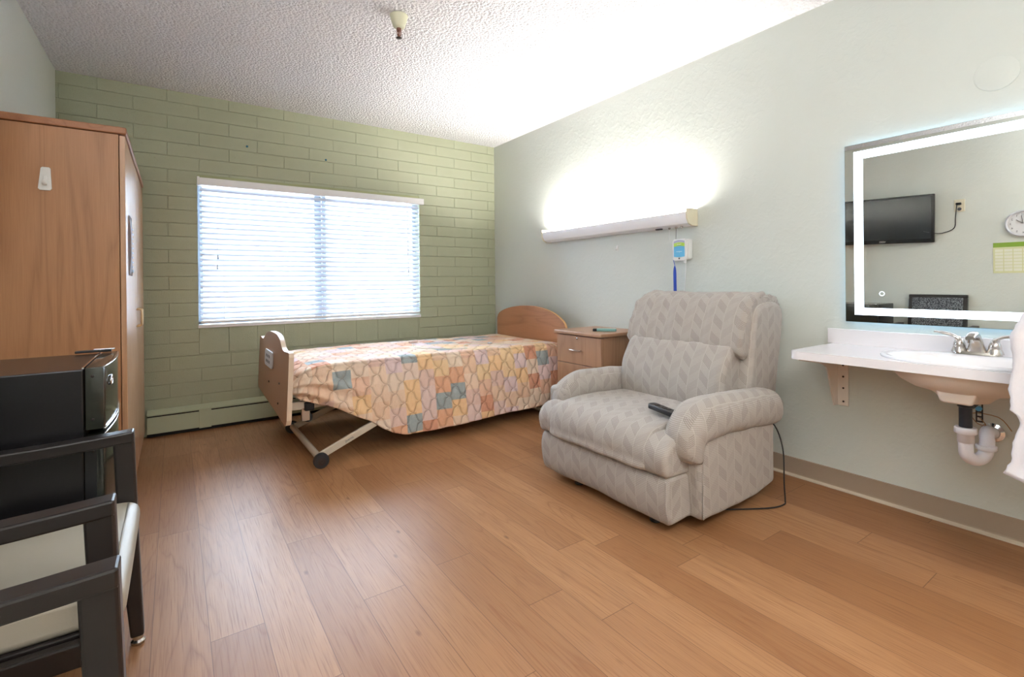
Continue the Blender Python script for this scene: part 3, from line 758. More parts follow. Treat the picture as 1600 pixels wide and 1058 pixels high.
# footboard, leaning a little
bm = BM()
fb = [(-1.385, 0.695), (-1.375, 0.716), (-1.345, 0.722), (-1.25, 0.716), (-1.19, 0.718), (-1.135, 0.735), (-1.06, 0.775), (-0.95, 0.798), (-0.80, 0.803), (-0.65, 0.798), (-0.52, 0.778), (-0.42, 0.742), (-0.36, 0.722), (-0.30, 0.722), (-0.245, 0.728), (-0.20, 0.724), (-0.185, 0.70)]
fb = [(a, b-0.012) for a, b in fb]
c_ = catmull([(0, a, b) for a, b in fb], 4)
pts = [(-1.385, 0.33), (-1.37, 0.297), (-1.34, 0.285)][::-1]
pts = [(-1.34, 0.272), (-1.37, 0.282), (-1.385, 0.31)] + [(p.y, p.z) for p in c_] + [(-0.185, 0.36), (-0.195, 0.33), (-0.22, 0.315)]
b_ = BM(); prism(b_, pts, 'X', -2.340, -2.312, 0.0, mi=0, edge_mi=1)
bmesh.ops.bevel(b_, geom=[e for e in b_.edges if len(e.link_faces) == 2 and e.calc_face_angle(0) > 1.2], offset=0.003, segments=2, affect='EDGES')
def tiltfix(b):
    for v in b.verts: v.co.x += 0.045*(v.co.z-0.70)
tiltfix(b_); merge(bm, b_); b_.free(); fbo = obj('footboard', bm, [M['foot'], M['foot_edge']], bd)
bm = BM(); prism(bm, rrect(-0.86, -0.535, 0.540, 0.655, 0.03), 'X', -2.3415, -2.350, 0.002); tiltfix(bm); cp = obj('control_panel', bm, M['grey_plastic'], fbo)
for i in range(2):
    for j in range(3):
        y = -0.62 - 0.06*j; z = 0.615 - 0.038*i; bm = BM()
        prism(bm, rrect(y-0.018, y+0.018, z-0.010, z+0.010, 0.004, 2), 'X', -2.3502, -2.3512)
        prism(bm, [(y-0.005, z-0.006), (y+0.006, z-0.006), (y+0.0005, z+0.006)], 'X', -2.3512, -2.3516)
        tiltfix(bm); obj('button_print', bm, M['ink'], cp)
for y, z in ((-1.12, 0.49), (-0.72, 0.44), (-1.10, 0.36)):
    bm = BM(); lathe(bm, [(0.007, 0.0), (0.007, -0.004), (0.002, -0.005)], (-2.3425 + 0.045*(z-0.70), y, z), 'X', 10); obj('bolt', bm, M['grey_dark'], fbo)
# deck and mattress
bm = BM(); prism(bm, rrect(-2.225, -0.145, -1.200, -0.345, 0.10), 'Z', 0.40, 0.550, 0.03, 3); obj('mattress', bm, plain('mattress_ticking', (200, 200, 200), 0.8), bd)
bm = BM()
for y in (-1.20, -0.37): box(bm, -2.31, -0.14, y-0.015, y+0.015, 0.325, 0.375, 0.004)
for x in (-2.29, -1.7, -1.0, -0.20): box(bm, x-0.015, x+0.015, -1.20, -0.37, 0.335, 0.37, 0.003)
box(bm, -2.25, -0.18, -1.19, -0.36, 0.376, 0.40)
obj('deck_frame', bm, M['cream_steel'], bd)
# scissor base, foot end: rod with wheels, near and far arms
def wheel(cx, cy, cz, r, w, parent):
    bm = BM(); lathe(bm, [(r*0.55, -w/2), (r*0.9, -w/2), (r, -w/2+0.006), (r, w/2-0.006), (r*0.9, w/2), (r*0.55, w/2)], (cx, cy, cz), 'Y', 28); wo = obj('wheel', bm, M['rubber'], parent, 40)
    bm = BM(); lathe(bm, [(r*0.5, -w/2-0.004), (r*0.18, -w/2-0.006), (r*0.18, w/2+0.006), (r*0.5, w/2+0.004)], (cx, cy, cz), 'Y', 16); obj('hub', bm, M['grey_dark'], wo, 40)
R_ = 0.046
wheel(-2.172, -1.415, R_+0.001, R_, 0.034, bd); wheel(-2.176, -0.545, R_+0.001, R_, 0.034, bd)
bm = BM(); sweep(bm, [(-2.172, -1.395, 0.052), (-2.176, -0.565, 0.052)], 0.020, 12); obj('axle_tube', bm, M['cream_steel'], bd, 40)
def bar(bm, p, q, w, h_):
    d = Vector(q)-Vector(p); L = d.length; b = BM(); box(b, 0, L, -w/2, w/2, -h_/2, h_/2, 0.003)
    a = d.normalized(); y = Vector((0, 0, 1)).cross(a)
    y = y.normalized() if y.length > 1e-4 else Vector((0, 1, 0)); z = a.cross(y)
    mm = Matrix((a, y, z)).transposed().to_4x4(); mm.translation = Vector(p); merge(bm, b, 0, mm); b.free()
bm = BM(); bar(bm, (-2.165, -1.365, 0.062), (-1.62, -1.30, 0.262), 0.022, 0.042); ar = obj('lift_arm', bm, M['cream_steel'], bd)
bm = BM(); bar(bm, (-2.165, -0.60, 0.062), (-1.62, -0.60, 0.275), 0.022, 0.042); obj('lift_arm', bm, M['cream_steel'], bd)
bm = BM(); merge(bm, text_bm('Joerns', 0.022, facing(Vector((0.545, 0.065, 0.20)).normalized(), Vector((-0.20, 0.0, 0.545)).normalized(), (-1.985, -1.357, 0.128)), 0.0003)); obj('maker_mark', bm, M['ink'], ar)
bm = BM(); sweep(bm, catmull([(-2.08, -1.17, 0.335), (-1.98, -1.18, 0.325), (-1.90, -1.20, 0.28), (-1.80, -1.22, 0.235), (-1.62, -1.24, 0.20)], 4), 0.020, 10); obj('bent_rail', bm, M['cream_steel'], bd, 40)
bm = BM(); bar(bm, (-2.02, -0.44, 0.33), (-1.35, -0.44, 0.06), 0.022, 0.04); obj('cross_arm', bm, M['cream_steel'], bd)
bm = BM(); sweep(bm, [(-1.62, -1.30, 0.27), (-1.62, -0.60, 0.27)], 0.014, 10); bar(bm, (-1.62, -0.95, 0.27), (-1.62, -0.95, 0.34), 0.03, 0.03); obj('cross_tube', bm, M['cream_steel'], bd, 40)
# hanging dial caster by the footboard
bm = BM(); box(bm, -2.24, -2.19, -1.215, -1.185, 0.250, 0.335, 0.003); cb_ = obj('caster_bracket', bm, M['nickel'], bd)
wheel(-2.195, -1.17, 0.262, 0.030, 0.024, bd)
bm = BM(); box(bm, -2.225, -2.165, -1.235, -1.19, 0.315, 0.37, 0.008); obj('corner_stop', bm, M['black'], bd)
# head-end base with wheels
wheel(-0.36, -1.33, R_+0.001, R_, 0.034, bd); wheel(-0.36, -0.545, R_+0.001, R_, 0.034, bd)
bm = BM(); sweep(bm, [(-0.36, -1.312, 0.052), (-0.36, -0.565, 0.052)], 0.02, 12); bar(bm, (-0.37, -1.20, 0.06), (-1.05, -1.20, 0.335), 0.03, 0.03); bar(bm, (-0.37, -0.60, 0.06), (-1.05, -0.60, 0.335), 0.03, 0.03); obj('head_base', bm, M['cream_steel'], bd, 40)

# quilt
def hem(x):
    P = [(-2.30, 0.43), (-2.25, 0.395), (-2.10, 0.345), (-1.86, 0.228), (-1.74, 0.145), (-1.68, 0.112), (-1.60, 0.088), (-1.37, 0.078), (-0.96, 0.096), (-0.68, 0.100), (-0.38, 0.106), (-0.14, 0.125)]
    for (a, b), (c, d) in zip(P, P[1:]):
        if x <= c: 
            q = max(0, (x-a)/(c-a)); q = q*q*(3-2*q)*0.4+q*0.6; return b+(d-b)*q
    return P[-1][1]
bm = BM(); uvl = bm.loops.layers.uv.verify(); seam_l = bm.verts.layers.float.new('seam')
NX, NYt, NYs, NF = 150, 40, 44, 10
xs0, xs1 = -2.300, -0.142
rows = []; vcoord = []
YN, YF = -1.262, -0.300      # near / far mattress edges
for i in range(NX+1):
    x = xs0 + (xs1-xs0)*i/NX
    foot = max(0.0, 1-(x-xs0)/0.22); head = max(0.0, 1-(xs1-x)/0.10)
    ztop = 0.600 + 0.004*math.sin(3*x) - 0.07*foot**2.4 - 0.012*head**2
    yn = YN + 0.05*foot**2; hz_ = hem(x)
    row = []; v = 0.0; prev = None; vc = []
    ctrl = [(YF+0.035, 0.36), (YF+0.03, 0.50)]
    for k in range(6): a = PI/2*k/5; ctrl.append((YF-0.02+0.045*math.cos(a), ztop-0.045+0.045*math.sin(a)))
    far = [ctrl[0], ctrl[1]] + ctrl[2:]
    pts2 = list(far)
    rr = 0.045
    for k in range(1, NYt): pts2.append((YF-0.02 + (yn+rr-(YF-0.02))*k/NYt, ztop))
    for k in range(7): a = PI/2*k/6; pts2.append((yn+rr-rr*math.sin(a), ztop-rr+rr*math.cos(a)))
    zs = ztop-rr; flare = 0.055 + 0.04*math.sin((x+2.3)*1.4)
    tuck = max(0.0, 1-(x-xs0)/0.45)
    for k in range(1, NYs+1):
        q = k/NYs
        pts2.append((yn - flare*q**0.9*(1-0.85*tuck) - 0.01*math.sin(q*PI) - 0.012*math.sin(q*PI)*0, zs + (hz_-zs)*q))
    # turned-under hem
    yl, zl = pts2[-1]; pts2.append((yl+0.006, zl-0.004)); pts2.append((yl+0.014, zl+0.006)); pts2.append((yl+0.016, zl+0.05))
    for idx, (y, z) in enumerate(pts2):
        if prev: v += math.hypot(y-prev[0], z-prev[1])
        prev = (y, z)
        side = z < ztop-0.03 and y < -0.9
        dn = 0.0
        p = Vector((x, y, z))
        if y < -0.9 and side:
            q = (zs-z)/max(0.05, zs-hz_)
            fold = 0.010*noise.noise(Vector((x*7, z*3, 1.3))) + 0.006*noise.noise(Vector((x*16, z*10, 5.0)))
            # drawn folds running down from the foot corner
            fc = max(0.0, 1-(x+2.28)/0.75)
            ang = math.atan2(zs+0.03-z, x+2.42)
            fold += fc*0.016*math.sin(ang*26)*min(1, q*3)
            fold += 0.008*q*math.sin(x*11+1)
            dn = -fold
            p.y += dn
        else:
            p.z += 0.004*noise.noise(Vector((x*5, y*5, 0.7))) + 0.0025*noise.noise(Vector((x*16, y*16, 2.7)))
            if foot > 0: p.z += 0.010*foot*noise.noise(Vector((x*4, y*22, 3.1)))
        vert = bm.verts.new(p)
        seamd = abs(z-(ztop-0.012)) if y < yn+rr*0.6 else 1
        vert[seam_l] = max(0.0, 1-seamd/0.007)
        row.append(vert); vc.append(v)
    rows.append(row); vcoord.append(vc)
nrow = len(rows[0])
for i in range(NX):
    for j in range(nrow-1):
        f = bm.faces.new((rows[i][j], rows[i+1][j], rows[i+1][j+1], rows[i][j+1])); f.smooth = True
        X0, X1 = xs0 + (xs1-xs0)*i/NX, xs0 + (xs1-xs0)*(i+1)/NX
        for l, q in zip(f.loops, ((X0, vcoord[i][j]), (X1, vcoord[i+1][j]), (X1, vcoord[i+1][j+1]), (X0, vcoord[i][j+1]))): l[uvl].uv = q
# foot end drop, tucked behind the footboard
last = rows[0]; prevr = last
for s in range(1, 7):
    nr = []
    for j, v0 in enumerate(rows[0]):
        z = max(v0.co.z - 0.036*s, min(0.40, v0.co.z)) if v0.co.z > 0.40 else v0.co.z
        vv_ = bm.verts.new((xs0 + 0.004*math.sin(s*1.2) + 0.006*noise.noise(Vector((0, v0.co.y*20, z*6))), v0.co.y + (0.004*s if v0.co.y < -1.1 else 0), z)); vv_[seam_l] = 0; nr.append(vv_)
    for j in range(nrow-1):
        f = bm.faces.new((prevr[j], prevr[j+1], nr[j+1], nr[j])); f.smooth = True
        for l, q in zip(f.loops, ((xs0-0.036*(s-1), vcoord[0][j]), (xs0-0.036*(s-1), vcoord[0][j+1]), (xs0-0.036*s, vcoord[0][j+1]), (xs0-0.036*s, vcoord[0][j]))): l[uvl].uv = q
    prevr = nr
tag(obj('quilt', bm, M['quilt'], base=(-1.2, -0.8, 0.1)), 'pastel patchwork quilted bedspread draped over the bed', 'bedspread')
# call cord on the quilt
cc = thing('call_cord', 'thin white call cord with button lying across the bedspread', 'call button', (-1.0, -0.9, 0.60))
bm = BM(); sweep(bm, catmull([(-1.20, -0.545, 0.606), (-1.27, -0.70, 0.606), (-1.30, -0.90, 0.606), (-1.15, -1.10, 0.607), (-1.02, -1.17, 0.607), (-0.98, -1.05, 0.610), (-0.88, -0.95, 0.610), (-0.74, -0.97, 0.606), (-0.70, -1.03, 0.606), (-0.60, -1.12, 0.606), (-0.40, -1.19, 0.604), (-0.26, -1.25, 0.600), (-0.20, -1.30, 0.560), (-0.18, -1.325, 0.50), (-0.17, -1.36, 0.42)], 6), 0.0026, 6); obj('cord', bm, M['ivory_plastic'], cc)
bm = BM(); sweep(bm, [(-1.24, -0.56, 0.614), (-1.235, -0.555, 0.614), (-1.16, -0.525, 0.614), (-1.15, -0.52, 0.614)], [0.008, 0.012, 0.012, 0.007], 10, power=3, ry=[.006, .010, .010, .006]); obj('call_button', bm, plain('peach_plastic', (240, 216, 204), 0.4), cc, 40)
bm = BM(); box(bm, -0.735, -0.70, -1.035, -1.015, 0.606, 0.618, 0.003); obj('clip', bm, M['grey_plastic'], cc)

# ------------------------------------------------------------------ recliner
rc = thing('recliner', 'wide beige tweed recliner armchair in front of the right wall', 'armchair', (-0.65, -2.73, 0))
# footrest panel
bm = BM(); pf = smooth_closed([(-1.145, 0.058), (-1.165, 0.12), (-1.168, 0.19), (-1.155, 0.250), (-1.12, 0.262), (-1.01, 0.262), (-0.985, 0.25), (-0.985, 0.07), (-1.01, 0.055), (-1.11, 0.050)], 3)
pillow(bm, pf, -3.168, -2.285, 0.022, 34, 4, wr=0.006, seed=2); obj('footrest_panel', bm, M['uph'], rc)
# seat cushion with T wings
def topz(x): return 0.425 + 0.030*math.sin(min(1, max(0, (x+1.18)/0.5))*PI/2) - 0.03*max(0, (x+0.85))
bm = BM()
pf = smooth_closed([(-1.150, 0.262), (-1.182, 0.31), (-1.178, 0.375), (-1.135, 0.432), (-1.06, 0.452), (-0.90, 0.462), (-0.70, 0.456), (-0.56, 0.440), (-0.53, 0.36), (-0.56, 0.275), (-0.80, 0.262)], 4)
pillow(bm, pf, -3.070, -2.385, 0.03, 34, 5, puff=0.012, wr=0.006, seed=5, gather=0.002)
pf = smooth_closed([(-1.150, 0.262), (-1.180, 0.31), (-1.176, 0.372), (-1.130, 0.422), (-1.06, 0.434), (-1.00, 0.420), (-0.972, 0.375), (-0.972, 0.29), (-1.00, 0.262)], 4)
pillow(bm, pf, -3.176, -2.278, 0.028, 38, 5, puff=0.006, wr=0.007, seed=8, gather=0.0035)
obj('seat_cushion', bm, M['uph'], rc)
# arms
for side, (ya, yb) in (('near', (-3.228, -3.085)), ('far', (-2.365, -2.222))):
    bm = BM(); pf = smooth_closed([(ya, 0.055), (yb, 0.055), (yb, 0.50), (ya, 0.50)], 6)
    pf = rrect(ya-(0.006 if side == 'near' else 0), yb+(0.006 if side == 'far' else 0), 0.055, 0.50, 0.03, 4)
    def sg(c):
        q = max(0, (c.x+0.72)/0.32)
        fr2 = max(0, (-c.x-0.86)/0.145); c = Vector((c.x - 0.040*fr2*max(0, min(1, (c.z-0.16)/0.20)), c.y, c.z))
        if c.z < 0.3: c = Vector((c.x, c.y, c.z + 0.045*min(1, q)**2*(1-c.z/0.3)))
        return c
    pillow(bm, pf, -1.004, -0.400, 0.022, 20, 4, axis='X', wr=0.004, seed=11, sag=sg); obj('side_panel', bm, M['uph'], rc)
    ymid = (ya+yb)/2 + (-0.012 if side == 'near' else -0.012); fsc = 1.0 if side == 'near' else 0.84; fdx = 0.0 if side == 'near' else 0.05
    bm = BM(); path = [(-0.36, 0.462), (-0.42, 0.468), (-0.55, 0.478), (-0.70, 0.484), (-0.82, 0.488), (-0.92, 0.486), (-0.985, 0.470), (-1.024, 0.438), (-1.034, 0.390), (-1.018, 0.320)]
    path = catmull([(a + (fdx if a < -0.9 else 0), ymid, b) for a, b in path], 4)
    n_ = len(path); rs = []; qs = []
    for i in range(n_):
        q = i/(n_-1); e = 1.0
        if q < 0.08: e = 0.75 + 0.25*math.sin(PI/2*q/0.08)
        rs.append((0.102 - 0.030*max(0, (q-0.55)/0.45)**1.3)*e*fsc)
        qs.append((0.092 - 0.020*max(0, (q-0.60)/0.40))*e if q < 0.90 else (0.077-0.055*((q-0.90)/0.10)**1.6))
    sweep(bm, path, rs, 28, ry=qs, power=2.35)
    for v in bm.verts:
        d = v.co - Vector((v.co.x, ymid, v.co.z))
        v.co += Vector((0, 1, 0))*0.006*noise.noise(v.co*9) + Vector((0, 0, 1))*0.005*noise.noise(v.co*11+Vector((4, 0, 0)))
        if v.co.x < -0.88: v.co += Vector((-1, 0, 0))*0.005*noise.noise(Vector((v.co.x*8, v.co.y*45, v.co.z*20)))
    boxuv(bm); obj('armrest', bm, M['uph'], rc)
# back shell
bm = BM(); pf = smooth_closed([(-0.455, 0.30), (-0.462, 0.52), (-0.425, 0.72), (-0.385, 0.93), (-0.33, 0.985), (-0.22, 1.000), (-0.130, 0.985), (-0.090, 0.93), (-0.125, 0.75), (-0.185, 0.48), (-0.225, 0.20), (-0.30, 0.14), (-0.42, 0.16)], 4)
pillow(bm, pf, -3.135, -2.330, 0.035, 30, 5, wr=0.004, seed=17); obj('back_shell', bm, M['uph'], rc)
# lumbar cushion
bm = BM(); pf = smooth_closed([(-0.56, 0.40), (-0.604, 0.44), (-0.612, 0.53), (-0.585, 0.64), (-0.530, 0.735), (-0.485, 0.775), (-0.40, 0.78), (-0.38, 0.60), (-0.42, 0.42), (-0.50, 0.38)], 4)
pillow(bm, pf, -3.072, -2.370, 0.045, 34, 6, puff=0.012, wr=0.010, seed=23, gather=0.003); obj('lumbar_cushion', bm, M['uph'], rc)
# head cushion draped over the top
bm = BM(); pf = smooth_closed([(-0.445, 0.700), (-0.492, 0.738), (-0.486, 0.82), (-0.448, 0.92), (-0.398, 1.000), (-0.32, 1.040), (-0.22, 1.046), (-0.12, 1.020), (-0.082, 0.975), (-0.16, 0.945), (-0.30, 0.93), (-0.38, 0.85), (-0.42, 0.745)], 4)
bm2 = BM()
pillow(bm, pf, -3.112, -2.336, 0.026, 60, 6, puff=0.010, wr=0.010, seed=31, gather=0.006)
for v in bm.verts:                                   # gathers along the lower seam and at the ends
    c = v.co
    g_ = max(0, 1-(c.z-0.70)/0.13)*(1 if c.x < -0.40 else 0)
    if g_ > 0:
        s_ = noise.noise(Vector((c.y*26, 0, 7))); c.x -= 0.030*g_*s_; c.z += 0.018*g_*noise.noise(Vector((c.y*22, 3, 1)))
    e = min(abs(c.y+3.112), abs(c.y+2.338))
    if e < 0.05 and c.z > 0.93: c.z += 0.016*noise.noise(Vector((c.x*38, c.y*10, 2))); 
    if e < 0.05: c.y += 0.012*noise.noise(Vector((c.x*26, 2, c.z*26)))
obj('head_cushion', bm, M['uph'], rc)
for pth_ in ([(-1.151, -3.160, 0.07), (-1.168, -3.162, 0.15), (-1.160, -3.160, 0.245)],
             [(-1.003, -3.232, 0.07), (-1.006, -3.234, 0.20), (-1.006, -3.232, 0.40)]):
    bm = BM(); sweep(bm, catmull(pth_, 6), 0.0035, 6); boxuv(bm); obj('welt', bm, M['uph'], rc)
for y in (-2.50, -3.02):
    bm = BM(); box(bm, -1.08, -0.45, y-0.02, y+0.02, 0.022, 0.058, 0.004); obj('base_rail', bm, M['black'], rc)
    for x in (-1.06, -0.47):
        bm = BM(); lathe(bm, [(0.026, 0.001), (0.028, 0.004), (0.024, 0.016), (0.012, 0.022), (0.012, 0.03)], (x, y, 0), 'Z', 16); obj('foot', bm, M['black'], rc, 40)
bm = BM(); sweep(bm, catmull([(-0.405, -3.19, 0.42), (-0.385, -3.235, 0.36), (-0.375, -3.262, 0.25), (-0.40, -3.278, 0.10), (-0.405, -3.285, 0.02), (-0.425, -3.289, 0.006), (-0.50, -3.275, 0.005), (-0.60, -3.22, 0.005), (-0.72, -3.14, 0.006), (-0.80, -3.05, 0.01)], 6), 0.0036, 6); obj('power_cord', bm, M['black'], rc)
# hand control on the seat
rm = thing('hand_control', 'black hand control with cord resting on the recliner seat', 'remote control', (-0.955, -3.0, 0.462))
ang = math.atan2(-0.195, -0.03)
b = BM(); pf = rrect(-0.100, 0.100, -0.026, 0.026, 0.018, 4); prism(b, pf, 'Z', 0, 0.024, 0.005, 2)
mm = Matrix.Translation((-0.955, -2.995, 0.480)) @ Matrix.Rotation(ang, 4, 'Z') @ Matrix.Rotation(math.radians(3), 4, 'Y')
bm = BM(); merge(bm, b, 0, mm); b.free(); obj('case', bm, M['black'], rm, 40)
for i in range(4):
    b = BM(); prism(b, rrect(-0.062+i*0.026, -0.044+i*0.026, -0.012, 0.012, 0.004, 2), 'Z', 0.0242, 0.0262)
    bm = BM(); merge(bm, b, 0, mm); b.free(); obj('button', bm, M['grey_dark'], rm)
bm = BM(); sweep(bm, catmull([mm @ Vector((0.098, 0, 0.012)), mm @ Vector((0.125, 0, 0.008)), (-0.975, -3.105, 0.46), (-0.95, -3.09, 0.43)], 4), 0.003, 6); obj('cord', bm, M['black'], rm)

# ------------------------------------------------------------------ overbed light
ol = thing('wall_light', 'long white wall light glowing above the bed and nightstand', 'lamp', (-0.05, -1.75, 1.485))
ly0, ly1 = -2.515, -0.985
sec = [(-0.002, 1.487), (-0.060, 1.487), (-0.090, 1.500), (-0.108, 1.530), (-0.112, 1.575), (-0.108, 1.575), (-0.104, 1.533), (-0.087, 1.505), (-0.058, 1.492), (-0.004, 1.492), (-0.004, 1.585), (-0.001, 1.585)]
bm = BM(); prism(bm, sec, 'Y', ly0, ly1); obj('housing', bm, M['fix_white'], ol, 35)
capp = [(-0.001, 1.484), (-0.062, 1.484), (-0.094, 1.497), (-0.112, 1.528), (-0.116, 1.598), (-0.001, 1.600)]
for y in (ly0, ly1):
    s = -1 if y == ly0 else 1
    bm = BM(); prism(bm, capp, 'Y', y, y+s*0.014, 0.003); obj('end_cap', bm, M['ivory_plastic'], ol)
bm = BM(); sweep(bm, [(-0.052, ly0+0.03, 1.545), (-0.052, ly1-0.03, 1.545)], 0.013, 14); obj('fluorescent_tube', bm, M['tube'], ol, 40)
for y, zl, mt in ((-2.345, 1.40, 'white_plastic'), (-2.40, 1.392, 'grey_dark')):
    bm = BM(); sweep(bm, [(-0.06, y, 1.487), (-0.045, y+0.015, zl)], 0.0016, 6); obj('pull_chain', bm, M[mt], ol)
for y in (-2.345, -2.40, -2.445):
    bm = BM(); lathe(bm, [(0.008, 1.487), (0.008, 1.477), (0.004, 1.474)], (-0.06, y, 0), 'Z', 12); obj('switch_nipple', bm, M['nickel'], ol)
bm = BM(); box(bm, -0.075, -0.055, -2.285, -2.235, 1.478, 1.487, 0.002); obj('night_switch', bm, M['grey_dark'], ol)

ul = thing('wall_light', 'long white fill light added on the left wall behind the camera', 'lamp', (WX+0.05, -4.95, 1.485))  # added copy of the wall fixture, unseen, houses the upward fill
bm = BM(); prism(bm, [(WX - a, b) for a, b in sec], 'Y', -5.65, -4.25); obj('housing', bm, M['fix_white'], ul, 35)
for y in (-5.65, -4.25):
    s = -1 if y == -5.65 else 1
    bm = BM(); prism(bm, [(WX - a, b) for a, b in capp], 'Y', y, y+s*0.014, 0.003); obj('end_cap', bm, M['ivory_plastic'], ul)
# small hook stuck on the wall
bm = BM(); prism(bm, rrect(-1.813, -1.795, 1.359, 1.403, 0.006), 'X', -0.0005, -0.006, 0.001); sweep(bm, catmull([(-0.005, -1.804, 1.387), (-0.010, -1.804, 1.371), (-0.020, -1.804, 1.369), (-0.023, -1.804, 1.379)], 4), 0.003, 8)
tag(obj('wall_hook', bm, M['white_plastic']), 'tiny white hook stuck on the right wall just below the glowing wall light', 'hook')
# bedside alarm box
ab = thing('alarm_box', 'white alarm box with green and blue label on the right wall', 'alarm', (-0.03, -2.43, 1.26))
bm = BM(); prism(bm, rrect(-2.487, -2.372, 1.262, 1.402, 0.012), 'X', -0.002, -0.040, 0.004); obj('case', bm, M['white_plastic'], ab)
fr_ = [(a, b) for a, b in rrect(-2.475, -2.362, 1.258, 1.400, 0.018)]
fr_ = [(a, b + (0.008*(1-((a+2.4185)/0.057)**2) if b > 1.33 else -0.005*(1-((a+2.4185)/0.057)**2))) for a, b in fr_]
bm = BM(); prism(bm, fr_, 'X', -0.040, -0.054, 0.003); obj('front_cover', bm, M['white_plastic'], ab)
def lab(z0_, z1_, w0, w1, arch, x):
    p = []
    for i in range(9): q = -1+2*i/8; p.append((-2.4185 + q*w0, z0_ + arch*(1-q*q)))
    for i in range(9): q = 1-2*i/8; p.append((-2.4185 + q*w1, z1_ + arch*(1-q*q)))
    return p
for nm, z0_, z1_, a_, mt in (('blue_label', 1.283, 1.350, 0.0, 'blue_lab'), ('green_label', 1.350, 1.374, 0.006, 'green_lab'), ('lavender_label', 1.374, 1.388, 0.008, 'lav_lab')):
    p = [(-2.4185-0.046, z0_)] + [(-2.4185 + 0.046*(1-2*i/8)*-1, 0) for i in range(0)]
    p = []
    for i in range(9): q = -1+2*i/8; p.append((-2.4185 + q*0.043, z0_ + (a_ if nm != 'blue_label' else -0.004)*(1-q*q)))
    for i in range(9): q = 1-2*i/8; p.append((-2.4185 + q*0.043, z1_ + (a_ if nm != 'blue_label' else 0.006)*(1-q*q)))
    bm = BM(); prism(bm, p, 'X', -0.0542, -0.0552); obj(nm, bm, M[mt], ab)
bm = BM(); merge(bm, text_bm('SMART', 0.012, facing((0, -1, 0), (0, 0, 1), (-0.0554, -2.4185, 1.366)))); merge(bm, text_bm('caregiver', 0.013, facing((0, -1, 0), (0, 0, 1), (-0.0554, -2.4185, 1.318)))); obj('lettering', bm, M['label_white'], ab)
bm = BM(); lathe(bm, [(0.006, -0.0545), (0.006, -0.0565), (0.002, -0.057)], (0, -2.4185, 1.271), 'X', 12); obj('indicator', bm, M['ink'], ab)
bm = BM(); sweep(bm, catmull([(-0.045, -2.460, 1.258), (-0.045, -2.462, 1.245), (-0.040, -2.459, 1.20), (-0.03, -2.445, 1.10), (-0.025, -2.43, 1.02), (-0.02, -2.42, 0.80)], 5), 0.0025, 6); obj('sensor_cord', bm, M['white_plastic'], ab)
bm = BM(); box(bm, -0.052, -0.040, -2.468, -2.452, 1.236, 1.260, 0.003); obj('plug', bm, M['white_plastic'], ab)
st_ = tag(obj('wrist_strap', (lambda b: (sweep(b, catmull([(-0.05, -2.372, 1.385), (-0.052, -2.366, 1.33), (-0.052, -2.368, 1.27), (-0.05, -2.376, 1.235), (-0.05, -2.378, 1.215)], 4), 0.0022, 6), sweep(b, catmull([(-0.05, -2.378, 1.22), (-0.05, -2.378, 1.17), (-0.048, -2.378, 1.05), (-0.045, -2.378, 0.95)], 4), [0.0025]*13, 8, ry=[0.004, 0.007, 0.010, 0.012] + [0.013]*9, power=3), b)[-1])(BM()), M['blue'], smooth=40), 'royal blue strap hanging from the alarm box down behind the recliner', 'strap')

# ------------------------------------------------------------------ lighted mirror
MX = -0.035; my0, my1, mz0, mz1 = -4.640, -3.414, 0.897, 1.803
mi = thing('lighted_mirror', 'rectangular wall mirror with glowing white border above the sink', 'mirror', (-0.02, (my0+my1)/2, mz0))
bm = BM(); box(bm, -0.028, -0.001, my0+0.03, my1-0.03, mz0+0.03, mz1-0.03); obj('mirror_backing', bm, M['white_plastic'], mi)
bm = BM(); box(bm, MX+0.0032, -0.028, my0, my1, mz0, mz1); obj('glass_edge', bm, M['mirror_edge'], mi)
bm = BM(); box(bm, MX, MX+0.003, my0+.002, my1-.002, mz0+.002, mz1-.002); obj('mirror_glass', bm, M['mirror'], mi)
a0, a1, b0, b1 = my0+0.043, my1-0.043, mz0+0.038, mz1-0.040
bm = BM(); w_ = 0.040; wz_ = 0.036
for (p, q, r__, s__) in ((a0, a1, b1-w_, b1), (a0, a1, b0, b0+wz_), (a0, a0+w_, b0+wz_, b1-w_), (a1-w_, a1, b0+wz_, b1-w_)): box(bm, MX-0.0014, MX-0.0005, p, q, r__, s__)
obj('light_band', bm, M['led'], mi)
bm = BM()
for (p, q, r__, s__) in ((my0+.012, my1-.012, mz1-.026, mz1-.012), (my0+.012, my1-.012, mz0+.012, mz0+.026), (my0+.012, my0+.026, mz0+.026, mz1-.026), (my1-.026, my1-.012, mz0+.026, mz1-.026)): box(bm, -0.020, -0.012, p, q, r__, s__)
obj('edge_glow', bm, M['led_back'], mi)
bm = BM(); ring = [(MX-0.001, -3.574 + 0.010*math.cos(2*PI*i/24), 1.043 + 0.010*math.sin(2*PI*i/24)) for i in range(25)]
sweep(bm, ring, 0.0007, 6, cap=False); obj('touch_switch', bm, M['led'], mi)

# round cover plate
bm = BM(); lathe(bm, [(0.001, -0.0062), (0.068, -0.0062), (0.0725, -0.004), (0.073, 0.0)], (0, -3.98, 1.988), 'X', 56); tag(obj('cover_plate', bm, M['plaster'], smooth=35), 'round wall-coloured cover plate high above the mirror', 'cover plate')

